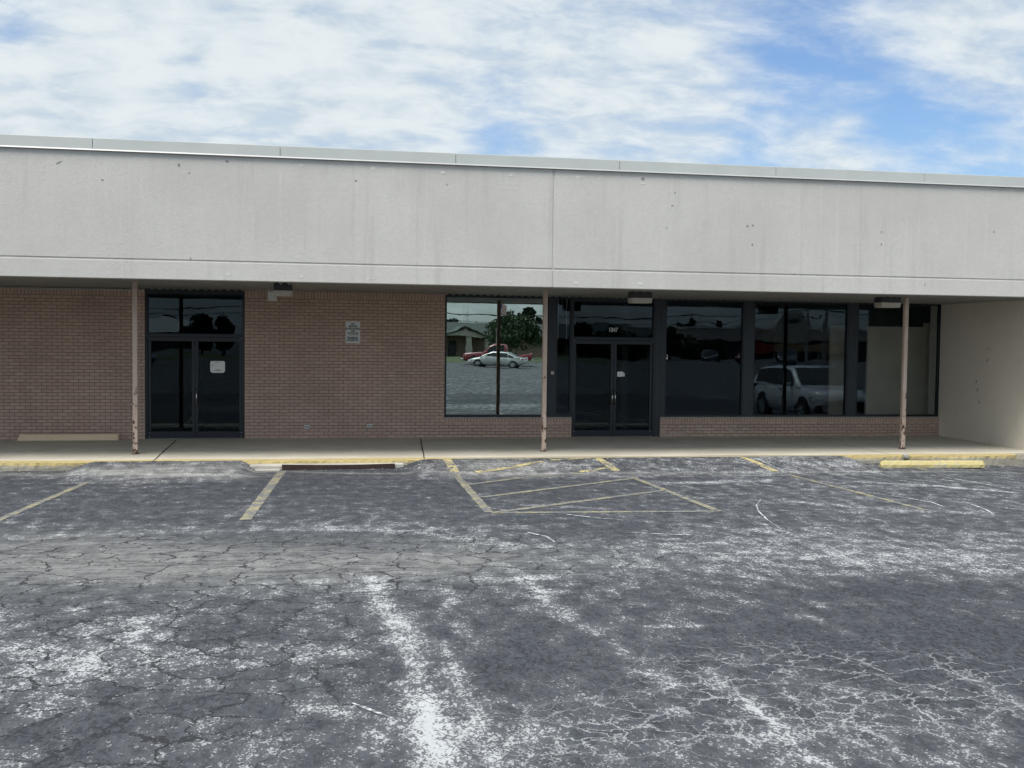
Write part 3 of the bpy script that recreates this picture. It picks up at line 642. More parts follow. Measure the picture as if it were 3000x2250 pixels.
# interior
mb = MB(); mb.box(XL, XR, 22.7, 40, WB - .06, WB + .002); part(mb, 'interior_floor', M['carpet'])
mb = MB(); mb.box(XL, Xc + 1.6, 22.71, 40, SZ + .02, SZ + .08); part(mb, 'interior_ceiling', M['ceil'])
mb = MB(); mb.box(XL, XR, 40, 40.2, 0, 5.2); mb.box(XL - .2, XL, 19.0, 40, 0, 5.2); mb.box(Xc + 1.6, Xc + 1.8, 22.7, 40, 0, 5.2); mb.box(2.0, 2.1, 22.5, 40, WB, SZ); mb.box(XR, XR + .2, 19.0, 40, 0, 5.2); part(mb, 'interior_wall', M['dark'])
a, b, c = wx(2432, 1050, 24.6), wx(2541, 1050, 23.4), wx(2722, 1050, 23.4)
zt = on_wall(2600, 957, 23.4).z
mb = MB(); mb.box(a, b + .3, 24.6, 24.66, WB, on_wall(2500, 955, 24.6).z); part(mb, 'partition', M['partition'])
mb = MB(); mb.box(b, c - .16, 23.4, 23.46, WB, zt); part(mb, 'partition', M['partition'])
mb = MB(); mb.box(c - .158, c, 23.36, 23.44, WB, zt + .1); part(mb, 'partition', M['partition'])
for px_ in (1635, 1660):
    X = wx(px_, 940, 22.42); mb = MB(); mb.box(X - .006, X + .006, 22.42, 22.435, on_wall(px_, 993, 22.42).z, SZ - .07); part(mb, 'blind_rod', M['white'])

# ---------------------------------------------------------------- things on and around the front
def canopy_post(px, py, lab, k):
    v = ray(px, py); t = (EYE.z - wz(PY)) / -v.z; X = (EYE + v * t).x
    for _ in range(3): X = v.x / v.y * PY
    o = tag(empty('canopy_post', (X, PY, wz(PY))), lab, 'post', 'steel posts holding up the canopy')
    w = .041; H = SZ - wz(PY)
    MB().box(-w, w, -w, w, .0, H + .02).build('shaft', M['post'], o, bevel=.006)
    MB().box(-w - .012, w + .012, -w - .012, w + .012, .0, .012).build('base_plate', M['rust'], o)
    return o
canopy_post(397, 1331, 'pinkish steel post left of the left doorway, chipped near its foot', 0)
canopy_post(1592, 1318, 'pinkish steel post beside the mirrored window, rust patches at its foot', 1)
canopy_post(2643, 1310, 'rust streaked pinkish steel post behind the yellow wheel stop', 2)
def canopy_light(x0, x1, ybot, lab):
    Y0 = 19.22
    p, q = on_wall(x0, ybot, Y0), on_wall(x1, ybot, Y0); cx = (p.x + q.x) / 2; w = (q.x - p.x) / 2; zb = p.z
    o = tag(empty('canopy_light', (cx, Y0 + .16, zb)), lab, 'light', 'box lights under the canopy')
    H = SZ - zb + .0; mid = .10
    MB().prism([(-w * .98, mid), (w * .98, mid), (w * .98, H - .05), (w * .86, H - .004), (-w * .86, H - .004), (-w * .98, H - .05)], -.15, .15).build('housing', M['lamp_box'], o, bevel=.008)
    b0, t0 = .93, 1.0; vs = [(-w * b0, -.14, 0), (w * b0, -.14, 0), (w * b0, .14, 0), (-w * b0, .14, 0), (-w * t0, -.153, mid - .002), (w * t0, -.153, mid - .002), (w * t0, .153, mid - .002), (-w * t0, .153, mid - .002)]
    MB().add(vs, [(0, 3, 2, 1), (4, 5, 6, 7), (0, 1, 5, 4), (1, 2, 6, 5), (2, 3, 7, 6), (3, 0, 4, 7)]).build('lens', M['lens'], o, bevel=.006)
canopy_light(801, 856, 866, 'dark box light over the brick wall beside the white junction box')
canopy_light(1851, 1912, 887, 'dark box light with pale lens over the doors numbered 1847')
canopy_light(2583, 2641, 900, 'dark box light tucked against the rightmost canopy post')
p, q = on_wall(784, 881, 22.12), on_wall(811, 848, 22.12)
o = tag(empty('junction_box', ((p.x + q.x) / 2, 22.12, p.z)), 'white metal junction box high on the brick wall', 'junction box')
w = (q.x - p.x) / 2; MB().box(-w, w, 0, .078, 0, q.z - p.z).build('cover', M['white'], o, bevel=.006)
MB().tube([(0, .03, q.z - p.z), (0, .0, q.z - p.z + .05), (-.02, -.25, SZ - p.z - .03)], .035, 10).build('conduit', M['lens'], o, smooth=True)
for px_, py_, lab in ((899, 1250, 'small weatherproof outlet low on the brick wall, nearer the left doorway'), (1083, 1247, 'small weatherproof outlet low on the brick wall, nearer the mirrored window')):
    c = on_wall(px_, py_, WY); o = tag(empty('wall_outlet', (c.x, WY, c.z)), lab, 'outlet', 'outlets on the brick wall')
    MB().box(-.068, .068, -.012, 0, -.045, .045).build('gasket', M['greyink'], o, bevel=.004)
    MB().box(-.058, .058, -.022, -.0125, -.036, .036).build('cover_plate', M['white'], o, bevel=.004)
    for s in (-1, 1): MB().disc((s * .026, -.025, -.002), .021, 'y', 14, .006).build('socket', M['greyink'], o); 
def text(body, size, loc, mat, parent, name='lettering', bold=.0, depth=.0008, sx=1.0):
    cu = bpy.data.curves.new(name, 'FONT'); cu.body = body; cu.size = size; cu.align_x = 'CENTER'; cu.align_y = 'CENTER'; cu.offset = bold; cu.extrude = depth
    cu.materials.append(mat); tmp = bpy.data.objects.new(name, cu); me = bpy.data.meshes.new_from_object(tmp); bpy.data.objects.remove(tmp)
    o = bpy.data.objects.new(name, me); COL.objects.link(o); o.parent = parent; o.location = loc; o.rotation_euler = (R(90), 0, 0); o.scale.x = sx
    return o
# wall sign
a, b = on_wall(1012.5, 1005, WY), on_wall(1055, 942, WY)
sg = tag(empty('wall_sign', ((a.x + b.x) / 2, WY, a.z)), 'white notice sign with black lettering forbidding skates, on the brick wall', 'sign')
W_, H_ = (b.x - a.x) / 2, b.z - a.z
MB().box(-W_, W_, -.006, -.001, 0, H_).build('panel', M['signw'], sg, bevel=.002)
for s, yy, h, sx in (('NO', .88, .050, 1), ('SKATES', .77, .050, 1), ('SKATEBOARDING', .66, .050, .74), ('OR', .55, .050, 1), ('BICYCLES', .44, .050, 1), ('VIOLATORS WILL', .26, .032, .9), ('BE PROSECUTED', .19, .032, .9), ('CITY CODE 13.1-106', .115, .032, .9)):
    text(s, h, (0, -.0068, H_ * yy), M['ink'], sg, bold=.0022, sx=sx)
MB().box(-W_ * .78, W_ * .78, -.0078, -.0062, H_ * .345, H_ * .353).build('rule', M['ink'], sg)
for s in (.03, .97): MB().disc((0, -.0075, H_ * s), .006, 'y', 10, .003).build('screw', M['steel'], sg)
# house number
hn = tag(empty('house_number', (wx(1796, 967, GL), GL - .006, on_wall(1796, 967, GL).z)), 'white house number 1847 on the glass above the double doors', 'number')
text('1847', .135, (0, 0, 0), M['white'], hn, 'digits', .002, .001, .80)
# paper notice on the left door
a, b = on_wall(616, 1092, GL), on_wall(659, 1058, GL); cx, cz = (a.x + b.x) / 2, (a.z + b.z) / 2; w, h = (b.x - a.x) / 2, (b.z - a.z) / 2
pn = tag(empty('paper_notice', (cx, GL - .004, cz)), 'white paper notice with cut corners taped to the left door', 'notice')
k = .035; MB().prism([(-w + k, -h), (w - k, -h), (w, -h + k), (w, h - k * .6), (w - k * .6, h), (-w + k * .6, h), (-w, h - k * .6), (-w, -h + k)], -.001, .001).build('sheet', M['paper'], pn)
mb = MB()
for yy, ww in ((.80, .40), (-.38, .10), (-.52, .34), (-.64, .62)): mb.box(-w * ww, w * ww, -.0022, -.0013, h * yy - .006, h * yy + .004)
for yy in (.4, .25, .1): mb.box(-w * .85, -w * .55, -.0022, -.0013, h * yy, h * yy + .006)
mb.build('print', M['greyink'], pn)
a, b = on_wall(1808, 1104, GL), on_wall(1830, 1089, GL); cx, cz = (a.x + b.x) / 2, (a.z + b.z) / 2; w, h = (b.x - a.x) / 2, (b.z - a.z) / 2
tag(MB().prism([(cx - w, cz - h), (cx + w, cz - h * .8), (cx + w, cz + h * .55), (cx + w * .6, cz + h * .6), (cx + w * .55, cz + h), (cx - w, cz + h)], GL - .006, GL - .004).build('paper_note', M['paper']), 'small torn white paper note taped above the right door handle', 'note')
# sticker on the first big window
c = on_wall(1949, 1046, GL); st = tag(empty('sticker', (c.x + .012, GL - .005, c.z)), 'small white square sticker with a dark ring on the dark window edge', 'sticker')
MB().box(-.045, .045, -.001, .001, -.05, .05).build('backing', M['paper'], st)
text('P', .09, (0.004, -.0018, 0), M['ink'], st, 'mark', .004)
# crescent scrap on bricks
c = on_wall(1146, 1101, WY); mb = MB(); n = 10; vs = []
for i in range(n + 1):
    t = -1 + 2 * i / n; x = t * .052; z = .016 * t * t; th = .007 * (1 - t * t) + .002
    vs += [(c.x + x, WY - .006, c.z + z - th), (c.x + x, WY - .006, c.z + z + th)]
mb.add(vs, [(2 * i, 2 * i + 2, 2 * i + 3, 2 * i + 1) for i in range(n)])
o = mb.build('plastic_scrap', M['white'], fix=False); s_ = o.modifiers.new('t', 'SOLIDIFY'); s_.thickness = .006
tag(o, 'thin white crescent scrap stuck on the brick wall', 'scrap')
c = on_wall(1619, 1093, GL - .06); o = MB().box(c.x - .04, c.x + .03, GL - .066, GL - .0605, c.z - .03, c.z + .04).build('worn_sticker', M['lens'], bevel=.004); tag(o, 'small worn sticker on the dark pilaster beside the mirrored window', 'sticker')
# wheel stops
def wheel_stop(x0, x1, Y, z, mat, lab, rz, hgt, end):
    cx = (x0 + x1) / 2; L = (x1 - x0) / 2; o = tag(empty('wheel_stop', (cx, Y, z), rz), lab, 'wheel stop', 'concrete wheel stops')
    n = 40; prof = [(-.075, 0), (-.078, hgt * .42), (-.05, hgt * .93), (-.02, hgt), (.02, hgt), (.05, hgt * .93), (.078, hgt * .42), (.075, 0)]; vs = []
    for i in range(n + 1):
        x = -L + 2 * L * i / n; e = min(1.0, (min(i, n - i) / n * 2 * L) / .05)
        for (yy, zz) in prof:
            ss_ = .55 + .45 * math.sqrt(min(1, e)) if end == 'round' else 1
            xx = x + (end == 'slope') * (1 if i == 0 else -1 if i == n else 0) * .0 + (end == 'slope') * ((zz / hgt) * .055 * (1 if i == 0 else 0) - (zz / hgt) * .02 * (1 if i == n else 0))
            vs.append((xx, yy * ss_ + rnd.uniform(-.004, .004), max(0, zz * (ss_ if zz > 0 else 1) + (rnd.uniform(-.005, .004) if zz > 0 else 0))))
    m_ = len(prof); fs = [(i * m_ + j, i * m_ + j + 1, (i + 1) * m_ + j + 1, (i + 1) * m_ + j) for i in range(n) for j in range(m_ - 1)]
    fs += [(i * m_, (i + 1) * m_, (i + 1) * m_ + m_ - 1, i * m_ + m_ - 1) for i in range(n)] + [tuple(range(m_)), tuple(n * m_ + j for j in range(m_))]
    MB().add(vs, fs).build('concrete_bar', mat, o)
    return o
a, b = G(2582, 1370), G(2888, 1374)
wheel_stop(a.x, b.x, (a.y + b.y) / 2 + .05, gz(a.x, a.y), M['wheelstop_y'], 'yellow painted concrete wheel stop on the asphalt at the kerb', math.atan2(b.y - a.y, b.x - a.x), .125, 'round')
wheel_stop(wx(51, 1290, 22.0), wx(347, 1290, 22.0), 22.04, wz(22.04), M['wheelstop_t'], 'tan concrete wheel stop on the walkway against the brick wall', 0, .125, 'slope')
# storm drain lip
dr = tag(empty('storm_drain', (.1, 18.10, 0)), 'rusty dark steel plate lip of the storm drain along the yellow kerb', 'drain')
mb = MB(); n = 24; vs = []
xa, xb = wx(826, 1372, 18.1) - .1, wx(1157, 1362, 18.2) - .1
for i in range(n + 1):
    t = i / n; x = xa + (xb - xa) * t; y = .12 * t - .02; s = .012 * math.sin(t * math.pi) 
    h = .095 - s * 1.2 - .012 * t
    vs += [(x, y, .012 * t), (x, y + .006, h), (x, y + .05, h + .002), (x, y + .05, 0)]
mb.add(vs, [(i * 4 + j, i * 4 + 4 + j, i * 4 + 5 + j, i * 4 + 1 + j) for i in range(n) for j in range(3)] + [(0, 1, 2, 3), (n * 4 + 3, n * 4 + 2, n * 4 + 1, n * 4)])
mb.build('steel_plate', M['rust'], dr)
mb = MB(); vs = []
for i in range(n + 1):
    t = -.28 + 1.36 * i / n; x = xa + (xb - xa) * t; y = .12 * t - .02; vs += [(x, y + .052, .07 + .004 * math.sin(i)), (x, .238, .085), (x, y + .052, -.02)]
mb.add(vs, [(i * 3, i * 3 + 3, i * 3 + 4, i * 3 + 1) for i in range(n)] + [(i * 3 + 2, i * 3 + 5, i * 3 + 3, i * 3) for i in range(n)]); mb.build('concrete_top', M['apron'], dr, fix=False)
mb = MB(); mb.box(xa - .62, xa - .03, -.10, .235, -.02, .022); mb.build('concrete_apron', M['apron'], dr, bevel=.01)
# crumbled white lump on the kerb behind the yellow wheel stop
c = on_wall(2652, 1340, KY); mb = MB(); me_ = bmesh.new(); bmesh.ops.create_icosphere(me_, subdivisions=2, radius=.075)
for v in me_.verts: v.co *= rnd.uniform(.75, 1.1); v.co.z *= .8
mb.add([v.co for v in me_.verts], [[v.index for v in f.verts] for f in me_.faces]); me_.free()
o = mb.build('concrete_lump', M['apron']); o.location = (c.x, KY, .13); tag(o, 'pale broken lump of concrete in a gap of the yellow kerb', 'concrete lump')

mb = MB()
for i in range(420):
    X = rnd.uniform(-6, 13.2); Y = KY - .05 - abs(rnd.gauss(0, .28)); r_ = rnd.uniform(.004, .013); z = gz(X, Y) + r_ * .4
    mb.add([(X - r_, Y - r_ * .6, z), (X + r_ * .8, Y - r_ * .7, z), (X + r_, Y + r_ * .7, z), (X - r_ * .7, Y + r_, z), (X, Y, z + r_), (X, Y, z - r_)], [(0, 1, 4), (1, 2, 4), (2, 3, 4), (3, 0, 4), (1, 0, 5), (2, 1, 5), (3, 2, 5), (0, 3, 5)])
o = mb.build('kerb_grit', plain('grit_stone', (.30, .27, .22), .9, 0, .5, 40)); tag(o, 'loose grit and small stones along the foot of the kerb', 'grit', kind='stuff')
# ---------------------------------------------------------------- vehicles (seen mirrored in the glass)
def lerp_c(pts, x):
    if x <= pts[0][0]: return pts[0][1]
    for (a, va), (b, vb) in zip(pts[:-1], pts[1:]):
        if x <= b: t = (x - a) / (b - a); return va + (vb - va) * t
    return pts[-1][1]
def vehicle(name, lab, cat, paint, W, deck, bot, planw, cab_top, belt, cabw, roofw, wheels, wr, side_wins, ws, rw, group=None, trim=None):
    """deck/bot/planw/cab_top: curves along the length; +X is forward."""
    o = tag(empty(name), lab, cat, group)
    x0, x1 = deck[0][0], deck[-1][0]; n = 44; vs = []; ring = None
    for i in range(n + 1):
        x = x0 + (x1 - x0) * i / n; w = W / 2 * lerp_c(planw, x); zb = lerp_c(bot, x); zt = lerp_c(deck, x); h = zt - zb
        half = [(0, zb), (w * .85, zb), (w * .965, zb + h * .12), (w, zb + h * .45), (w * .985, zb + h * .74), (w * .93, zt - .05), (w * .80, zt - .005), (w * .4, zt + .015), (0, zt + .02)]
        ring = half + [(-y, z) for y, z in half[-2:0:-1]]; vs += [(x, y, z) for y, z in ring]
    m_ = len(ring); fs = [(i * m_ + j, i * m_ + (j + 1) % m_, (i + 1) * m_ + (j + 1) % m_, (i + 1) * m_ + j) for i in range(n) for j in range(m_)]
    fs += [tuple(range(m_)), tuple(n * m_ + j for j in range(m_))]
    body = MB().add(vs, fs).build('body', paint, o, smooth=True)
    cx0, cx1 = cab_top[0][0], cab_top[-1][0]; n = 40; vs = []
    def hw(x, z):
        zb = lerp_c(belt, x); zr = max(p[1] for p in cab_top); return cabw + (roofw - cabw) * max(0, min(1, (z - zb) / (zr - zb)))
    for i in range(n + 1):
        x = cx0 + (cx1 - cx0) * i / n; zb = lerp_c(belt, x) - .06; zt = max(lerp_c(cab_top, x), zb + .02); k = hw(x, zt)
        half = [(hw(x, zb) + .0, zb), (hw(x, zb + (zt - zb) * .5), zb + (zt - zb) * .5), (hw(x, zt - min(.07, (zt - zb) * .3)), zt - min(.07, (zt - zb) * .3)), (k - .10, zt), (k * .5, zt + .015), (0, zt + .02)]
        ring = half + [(-y, z) for y, z in half[-2::-1]]; vs += [(x, y, z) for y, z in ring]
    m_ = len(ring); fs = [(i * m_ + j, i * m_ + j + 1, (i + 1) * m_ + j + 1, (i + 1) * m_ + j) for i in range(n) for j in range(m_ - 1)]
    cab = MB().add(vs, fs + [tuple(range(m_)), tuple(n * m_ + j for j in range(m_))]).build('cabin', paint, o, smooth=True)
    for (a, b) in side_wins:
        for s in (-1, 1):
            mb = MB(); k = 10; vs = []
            for i in range(k + 1):
                x = a + (b - a) * i / k; zb = lerp_c(belt, x) + .02; zt = max(zb + .01, lerp_c(cab_top, x) - .085)
                for t in (0, .5, 1): z = zb + (zt - zb) * t; vs.append((x, s * (hw(x, z) + .010), z))
            mb.add(vs, [(i * 3 + j, i * 3 + j + 3, i * 3 + j + 4, i * 3 + j + 1) for i in range(k) for j in (0, 1)]).build('side_window', M['carglass'], cab, fix=False)
    for nm, rng in (('windscreen', ws), ('rear_window', rw)):
        if not rng: continue
        mb = MB(); k = 8; vs = []
        for i in range(k + 1):
            x = rng[0] + (rng[1] - rng[0]) * i / k; z = lerp_c(cab_top, x) + .032; w = hw(x, z) - .10
            for t in (-1, -.5, 0, .5, 1): vs.append((x + (.012 if nm == 'windscreen' else -.012), w * t, z - (.012 if abs(t) == 1 else 0)))
        mb.add(vs, [(i * 5 + j, i * 5 + j + 5, i * 5 + j + 6, i * 5 + j + 1) for i in range(k) for j in range(4)]).build(nm, M['carglass'], cab, fix=False)
    for wxp in wheels:
        for s in (-1, 1):
            yo = s * (W / 2 * lerp_c(planw, wxp))
            MB().disc((wxp, yo - s * .09, wr * 1.05), wr * 1.17, 'y', 28, .20).build('wheel_arch', M['black'], o)
            MB().tube([(wxp, yo - s * .20, wr), (wxp, yo - s * .17, wr), (wxp, yo + s * .0, wr), (wxp, yo + s * .022, wr)], wr, 28, r2=wr * .97).build('wheel', M['tyre'], o, smooth=False)
            wo = o.children[-1]
            mb = MB(); ri = wr * .68
            for q in range(7):
                an = 2 * math.pi * q / 7; d = Vector((math.cos(an), 0, math.sin(an))); e = Vector((-d.z, 0, d.x)) * .035; c = Vector((wxp, yo + s * .028, wr))
                mb.quad(c + e, c + e * .8 + d * ri, c - e * .8 + d * ri, c - e)
            for q in range(28):
                a1, a2 = 2 * math.pi * q / 28, 2 * math.pi * (q + 1) / 28
                f = lambda an, r_: (wxp + math.cos(an) * r_, yo + s * .028, wr + math.sin(an) * r_)
                mb.quad(f(a1, ri), f(a2, ri), f(a2, ri * .90), f(a1, ri * .90))
            mb.build('rim', M['rim'], wo, fix=False)
    return o, hw
def add_lamps(o, W, xf, xr, zf, zr, paint, mir, hlen=.32):
    for s in (-1, 1):
        mb = MB(); vs = [(xf, s * W * .22, zf - .05), (xf - hlen, s * W * .485, zf - .02), (xf - hlen * 1.2, s * W * .485, zf + .07), (xf - .06, s * W * .24, zf + .06)]
        vs2 = [(x + .02, y + s * .015, z) for x, y, z in vs]; mb.add(vs + vs2, [(0, 1, 2, 3), (4, 5, 6, 7), (0, 1, 5, 4), (1, 2, 6, 5), (2, 3, 7, 6), (3, 0, 4, 7)]); mb.build('headlight', M['lamp'], o)
        mb = MB(); vs = [(xr, s * W * .26, zr - .05), (xr + .28, s * W * .492, zr - .02), (xr + .32, s * W * .492, zr + .08), (xr + .02, s * W * .26, zr + .07)]
        vs2 = [(x - .02, y + s * .012, z) for x, y, z in vs]; mb.add(vs + vs2, [(0, 1, 2, 3), (4, 5, 6, 7), (0, 1, 5, 4), (1, 2, 6, 5), (2, 3, 7, 6), (3, 0, 4, 7)]); mb.build('tail_light', M['redlamp'], o)
        mx, my, mz = mir; mb = MB(); mb.box(mx - .09, mx + .06, s * my - .10 if s > 0 else s * my - .10, s * my + .10, mz, mz + .14); mb.build('wing_mirror', paint, o, bevel=.03)

# silver sedan
pt = car_paint('silver_paint', (.55, .56, .53), .25)
sedan, hwf = vehicle('parked_sedan', 'silver sedan reflected in the mirrored window, standing before the red pickup', 'car', pt, 1.84,
    [(-2.42, .72), (-2.36, .96), (-1.6, 1.02), (-.6, .97), (.9, .93), (1.6, .86), (2.2, .74), (2.38, .62), (2.42, .5)], [(-2.42, .42), (-2.2, .28), (-1.4, .2), (1.4, .2), (2.2, .22), (2.42, .30)], [(-2.42, .72), (-2.1, .92), (-1, 1), (1, 1), (1.9, .93), (2.42, .66)],
    [(-1.95, 1.0), (-1.4, 1.22), (-.85, 1.40), (-.3, 1.45), (.2, 1.43), (.55, 1.34), (1.25, .92)], [(-1.95, .99), (1.25, .90)], .86, .62, (1.42, -1.38), .335, [(-1.45, -1.05), (-1.0, -.15), (-.08, .85)], (.55, 1.2), (-1.85, -1.0))
add_lamps(sedan, 1.84, 2.36, -2.40, .66, .86, pt, (.75, 1.0, .92))
for s in (-1, 1):
    for x in (-.75, .15): MB().box(x - .1, x + .1, s * .915 - .012, s * .915 + .012, .80, .825).build('door_handle', M['chrome'], sedan)
MB().box(2.37, 2.44, -.5, .5, .30, .42).build('grille', M['black'], sedan)
sedan.location = (12.85, -37.4, gz(0, -37.4)); sedan.rotation_euler.z = math.pi + R(19)
# red pickup
pr = car_paint('red_paint', (.26, .018, .022))
pick, _ = vehicle('pickup_truck', 'red pickup truck reflected behind the silver sedan in the mirrored window', 'truck', pr, 1.95,
    [(-2.75, 1.12), (-.9, 1.12), (.7, 1.10), (1.3, 1.13), (2.3, 1.06), (2.62, .98), (2.68, .7)], [(-2.75, .55), (2.4, .42), (2.68, .5)], [(-2.75, .98), (-1, 1), (1, 1), (2, .95), (2.68, .86)],
    [(-.95, 1.10), (-.85, 1.72), (-.6, 1.80), (.2, 1.80), (.45, 1.74), (1.1, 1.12)], [(-.95, 1.10), (1.1, 1.10)], .90, .72, (1.75, -1.65), .38, [(-.65, -.2), (-.12, .75)], (.45, 1.05), None)
add_lamps(pick, 1.95, 2.62, -2.74, .86, .90, pr, (.75, 1.08, 1.12), .2)
MB().box(2.60, 2.82, -.95, .95, .46, .66).build('bumper', M['chrome'], pick, bevel=.03); MB().box(-2.9, -2.74, -.95, .95, .50, .66).build('bumper', M['chrome'], pick, bevel=.03)
MB().box(-2.6, -1.05, -.82, .82, 1.128, 1.145).build('bed_floor', M['black'], pick)
pick.location = (13.75, -43.5, gz(0, -43.5)); pick.rotation_euler.z = math.pi + R(12); pick.scale = (1.09, 1.05, 1.06)
# white SUV
pw = car_paint('white_paint', (.86, .87, .87))
suv, _ = vehicle('parked_suv', 'white family SUV parked nose to the building, reflected in the right dark windows', 'car', pw, 1.93,
    [(-2.45, .90), (-2.40, 1.10), (-1.8, 1.16), (.8, 1.10), (1.3, 1.08), (2.0, 1.02), (2.34, .92), (2.46, .70)], [(-2.45, .42), (-2.2, .30), (1.9, .26), (2.46, .30)], [(-2.45, .80), (-2.2, .94), (-1, 1), (1.2, 1), (1.9, .95), (2.46, .72)],
    [(-2.35, 1.12), (-2.2, 1.35), (-1.95, 1.60), (-1.2, 1.69), (0, 1.70), (.35, 1.65), (1.22, 1.10)], [(-2.35, 1.16), (1.22, 1.08)], .91, .74, (1.48, -1.40), .375, [(-2.02, -1.43), (-1.40, -.38), (-.345, .78)], (.38, 1.15), (-2.3, -1.98))
add_lamps(suv, 1.93, 2.40, -2.44, .86, 1.0, pw, (.72, 1.05, 1.08), .5)
MB().box(2.40, 2.475, -.55, .55, .42, .74).build('grille', M['black'], suv, bevel=.02)
for s in (-1, 1):
    MB().prism([(2.05, .36), (2.43, .36), (2.36, .62), (2.2, .55)], s * .70 - .16, s * .70 + .16).build('fog_lamp_housing', M['black'], suv)
    MB().tube([(-1.6, s * .62, 1.74), (-1.4, s * .62, 1.77), (.0, s * .62, 1.78), (.2, s * .62, 1.74)], .018, 6).build('roof_rail', M['black'], suv)
    for x in (-1.15, -.05): MB().box(x - .11, x + .11, s * .955 - .014, s * .955 + .014, .98, 1.01).build('door_handle', M['chrome'], suv)
suv.location = (14.75, 13.9, gz(14.75, 13.9) - .01); suv.rotation_euler.z = R(90)
# parked cars far across the lot
cols = [('dark grey', (.05, .05, .055)), ('dark red', (.16, .02, .02)), ('black', (.015, .015, .017)), ('pale blue', (.25, .32, .40))]
for i, (X, Y, rz) in enumerate([(42.0, -68, 1.9), (45.5, -66, 2.0), (50.0, -65, 2.0), (-16.5, -45, .6)]):
    c = copy_tree(sedan); c.name = 'parked_sedan'; c.location = (X, Y, gz(0, Y)); c.rotation_euler.z = rz
    m_ = car_paint(cols[i][0].replace(' ', '_') + '_paint', cols[i][1])
    for ch in c.children:
        if ch.name.split('.')[0] in ('body', 'cabin', 'wing_mirror'): ch.data = ch.data.copy(); ch.data.materials[0] = m_
    c['label'] = cols[i][0] + ' sedan parked at the far edge of the lot'; c['group'] = 'cars parked across the lot'

# ---------------------------------------------------------------- buildings, trees and wires across the lot
GB = 0.0
off = tag(empty('brick_office', (19.6, -90, GB), R(-6)), 'tan brick office with green hipped roof across the lot, mirrored in the bright window', 'building')
ez = 2.75
MB().box(-22, 26, -9, 0, 0, ez).build('wall', M['tanbrick'], off)
vs = [(-23, 1, ez), (27, 1, ez), (27, -10, ez), (-23, -10, ez), (-17, -4.5, ez + 1.9), (21, -4.5, ez + 1.9)]
MB().add(vs, [(0, 1, 5, 4), (1, 2, 5), (2, 3, 4, 5), (3, 0, 4), (0, 3, 2, 1)]).build('roof', M['roofg'], off)
MB().box(-23, 27, .98, 1.06, ez - .22, ez + .02).build('eave', M['roofd'], off)
gx0 = -3.4
gp_ = MB(); gp_.prism([(gx0 - 3.2, ez - .1), (gx0 + 3.2, ez - .1), (gx0, ez + .95)], 2.2, 2.35); gp_.build('gable', M['stone'], off)
mb = MB()
for s in (-1, 1):
    a, b = (gx0 + s * 3.7, ez - .3), (gx0, ez + 1.12)
    mb.add([(a[0], 2.6, a[1]), (b[0], 2.6, b[1]), (b[0], -3, b[1]), (a[0], -3, a[1]), (a[0], 2.6, a[1] + .16), (b[0], 2.6, b[1] + .16), (b[0], -3, b[1] + .16), (a[0], -3, a[1] + .16)], [(0, 3, 2, 1), (4, 5, 6, 7), (0, 1, 5, 4), (1, 2, 6, 5), (2, 3, 7, 6), (3, 0, 4, 7)])
mb.build('porch_roof', M['roofd'], off)
for x in (-6.2, -2.9, -.2): MB().prism([(x - .45, 0), (x + .45, 0), (x + .32, 2.6), (x - .32, 2.6)], 1.5, 2.3).build('pillar', M['stone'], off)
for x, w in ((-4.6, 1.0), (1.2, 1.6), (9.3, 3.0), (14.5, 1.8)):
    f = MB().box(x - w / 2, x + w / 2, .0, .06, .5 if w != 1.0 else 0, 2.0).build('window', M['roofd'], off); MB().box(x - w / 2 + .08, x + w / 2 - .08, .062, .08, .6 if w != 1.0 else .1, 1.9).build('pane', M['winfar'], f)
for x in (-3.6, -1.4, -8): MB().tube([(x + 1, -4.2, ez + 1.7), (x + 1, -4.2, ez + 2.3)], .16, 10).build('roof_vent', M['capw'], off)
vg = MB(); vg.add([(-30, -62, .02), (30, -58, .02), (36, -90, .02), (-40, -90, .02)], [(0, 1, 2, 3)])
o = vg.build('grass_verge', M['grass']); o['kind'] = 'structure'
st_ = tag(empty('strip_store', (57.6, -92, GB), R(-16)), 'long low beige store with white capped parapet across the lot, reflected in the right windows', 'building')
MB().box(-12, 22, -12, 0, 0, 2.4).build('wall', M['shade'], st_); MB().box(-12.2, 22.2, -12, .9, 2.4, 4.2).build('parapet', M['parapet'], st_); MB().box(-12.3, 22.3, -12.1, 1.0, 4.2, 4.45).build('parapet_cap', M['capw'], st_)
MB().prism([(2, 2.3), (8.6, 2.3), (8.0, 5.2), (7.0, 6.5), (3.6, 6.5), (2.6, 5.2)], .92, 1.4).build('sign_tower', M['stone'], st_)
MB().add([(5.3 + 1.1 * math.cos(t), 1.42, 5.4 + .25 * math.sin(t)) for t in [2 * math.pi * i / 20 for i in range(20)]], [tuple(range(20))]).build('emblem', M['shade'], st_, fix=False)
MB().box(0, 12, 1.5, 4.0, 1.0, 2.1).build('awning', M['tan'], st_); MB().box(-1.6, -.01, 1.5, 4.0, .9, 2.1).build('awning', M['redp'], st_)
for x in (.3, 4, 8, 11.7): MB().box(x - .08, x + .08, 3.6, 3.8, 0, 1.0).build('awning_post', M['capw'], st_)
lw = tag(empty('pale_roofed_shed', (-30, -128, 0), R(10)), 'low shed with pale sloped roof beyond the trees, reflected in the left door transom', 'building')
MB().box(-9, 9, -8, 0, 0, 3.0).build('wall', M['shade'], lw); MB().prism_x([(.8, 2.9), (-4, 5.2), (-8.8, 2.9)], -9.6, 9.6).build('roof', M['whiteroof'], lw)

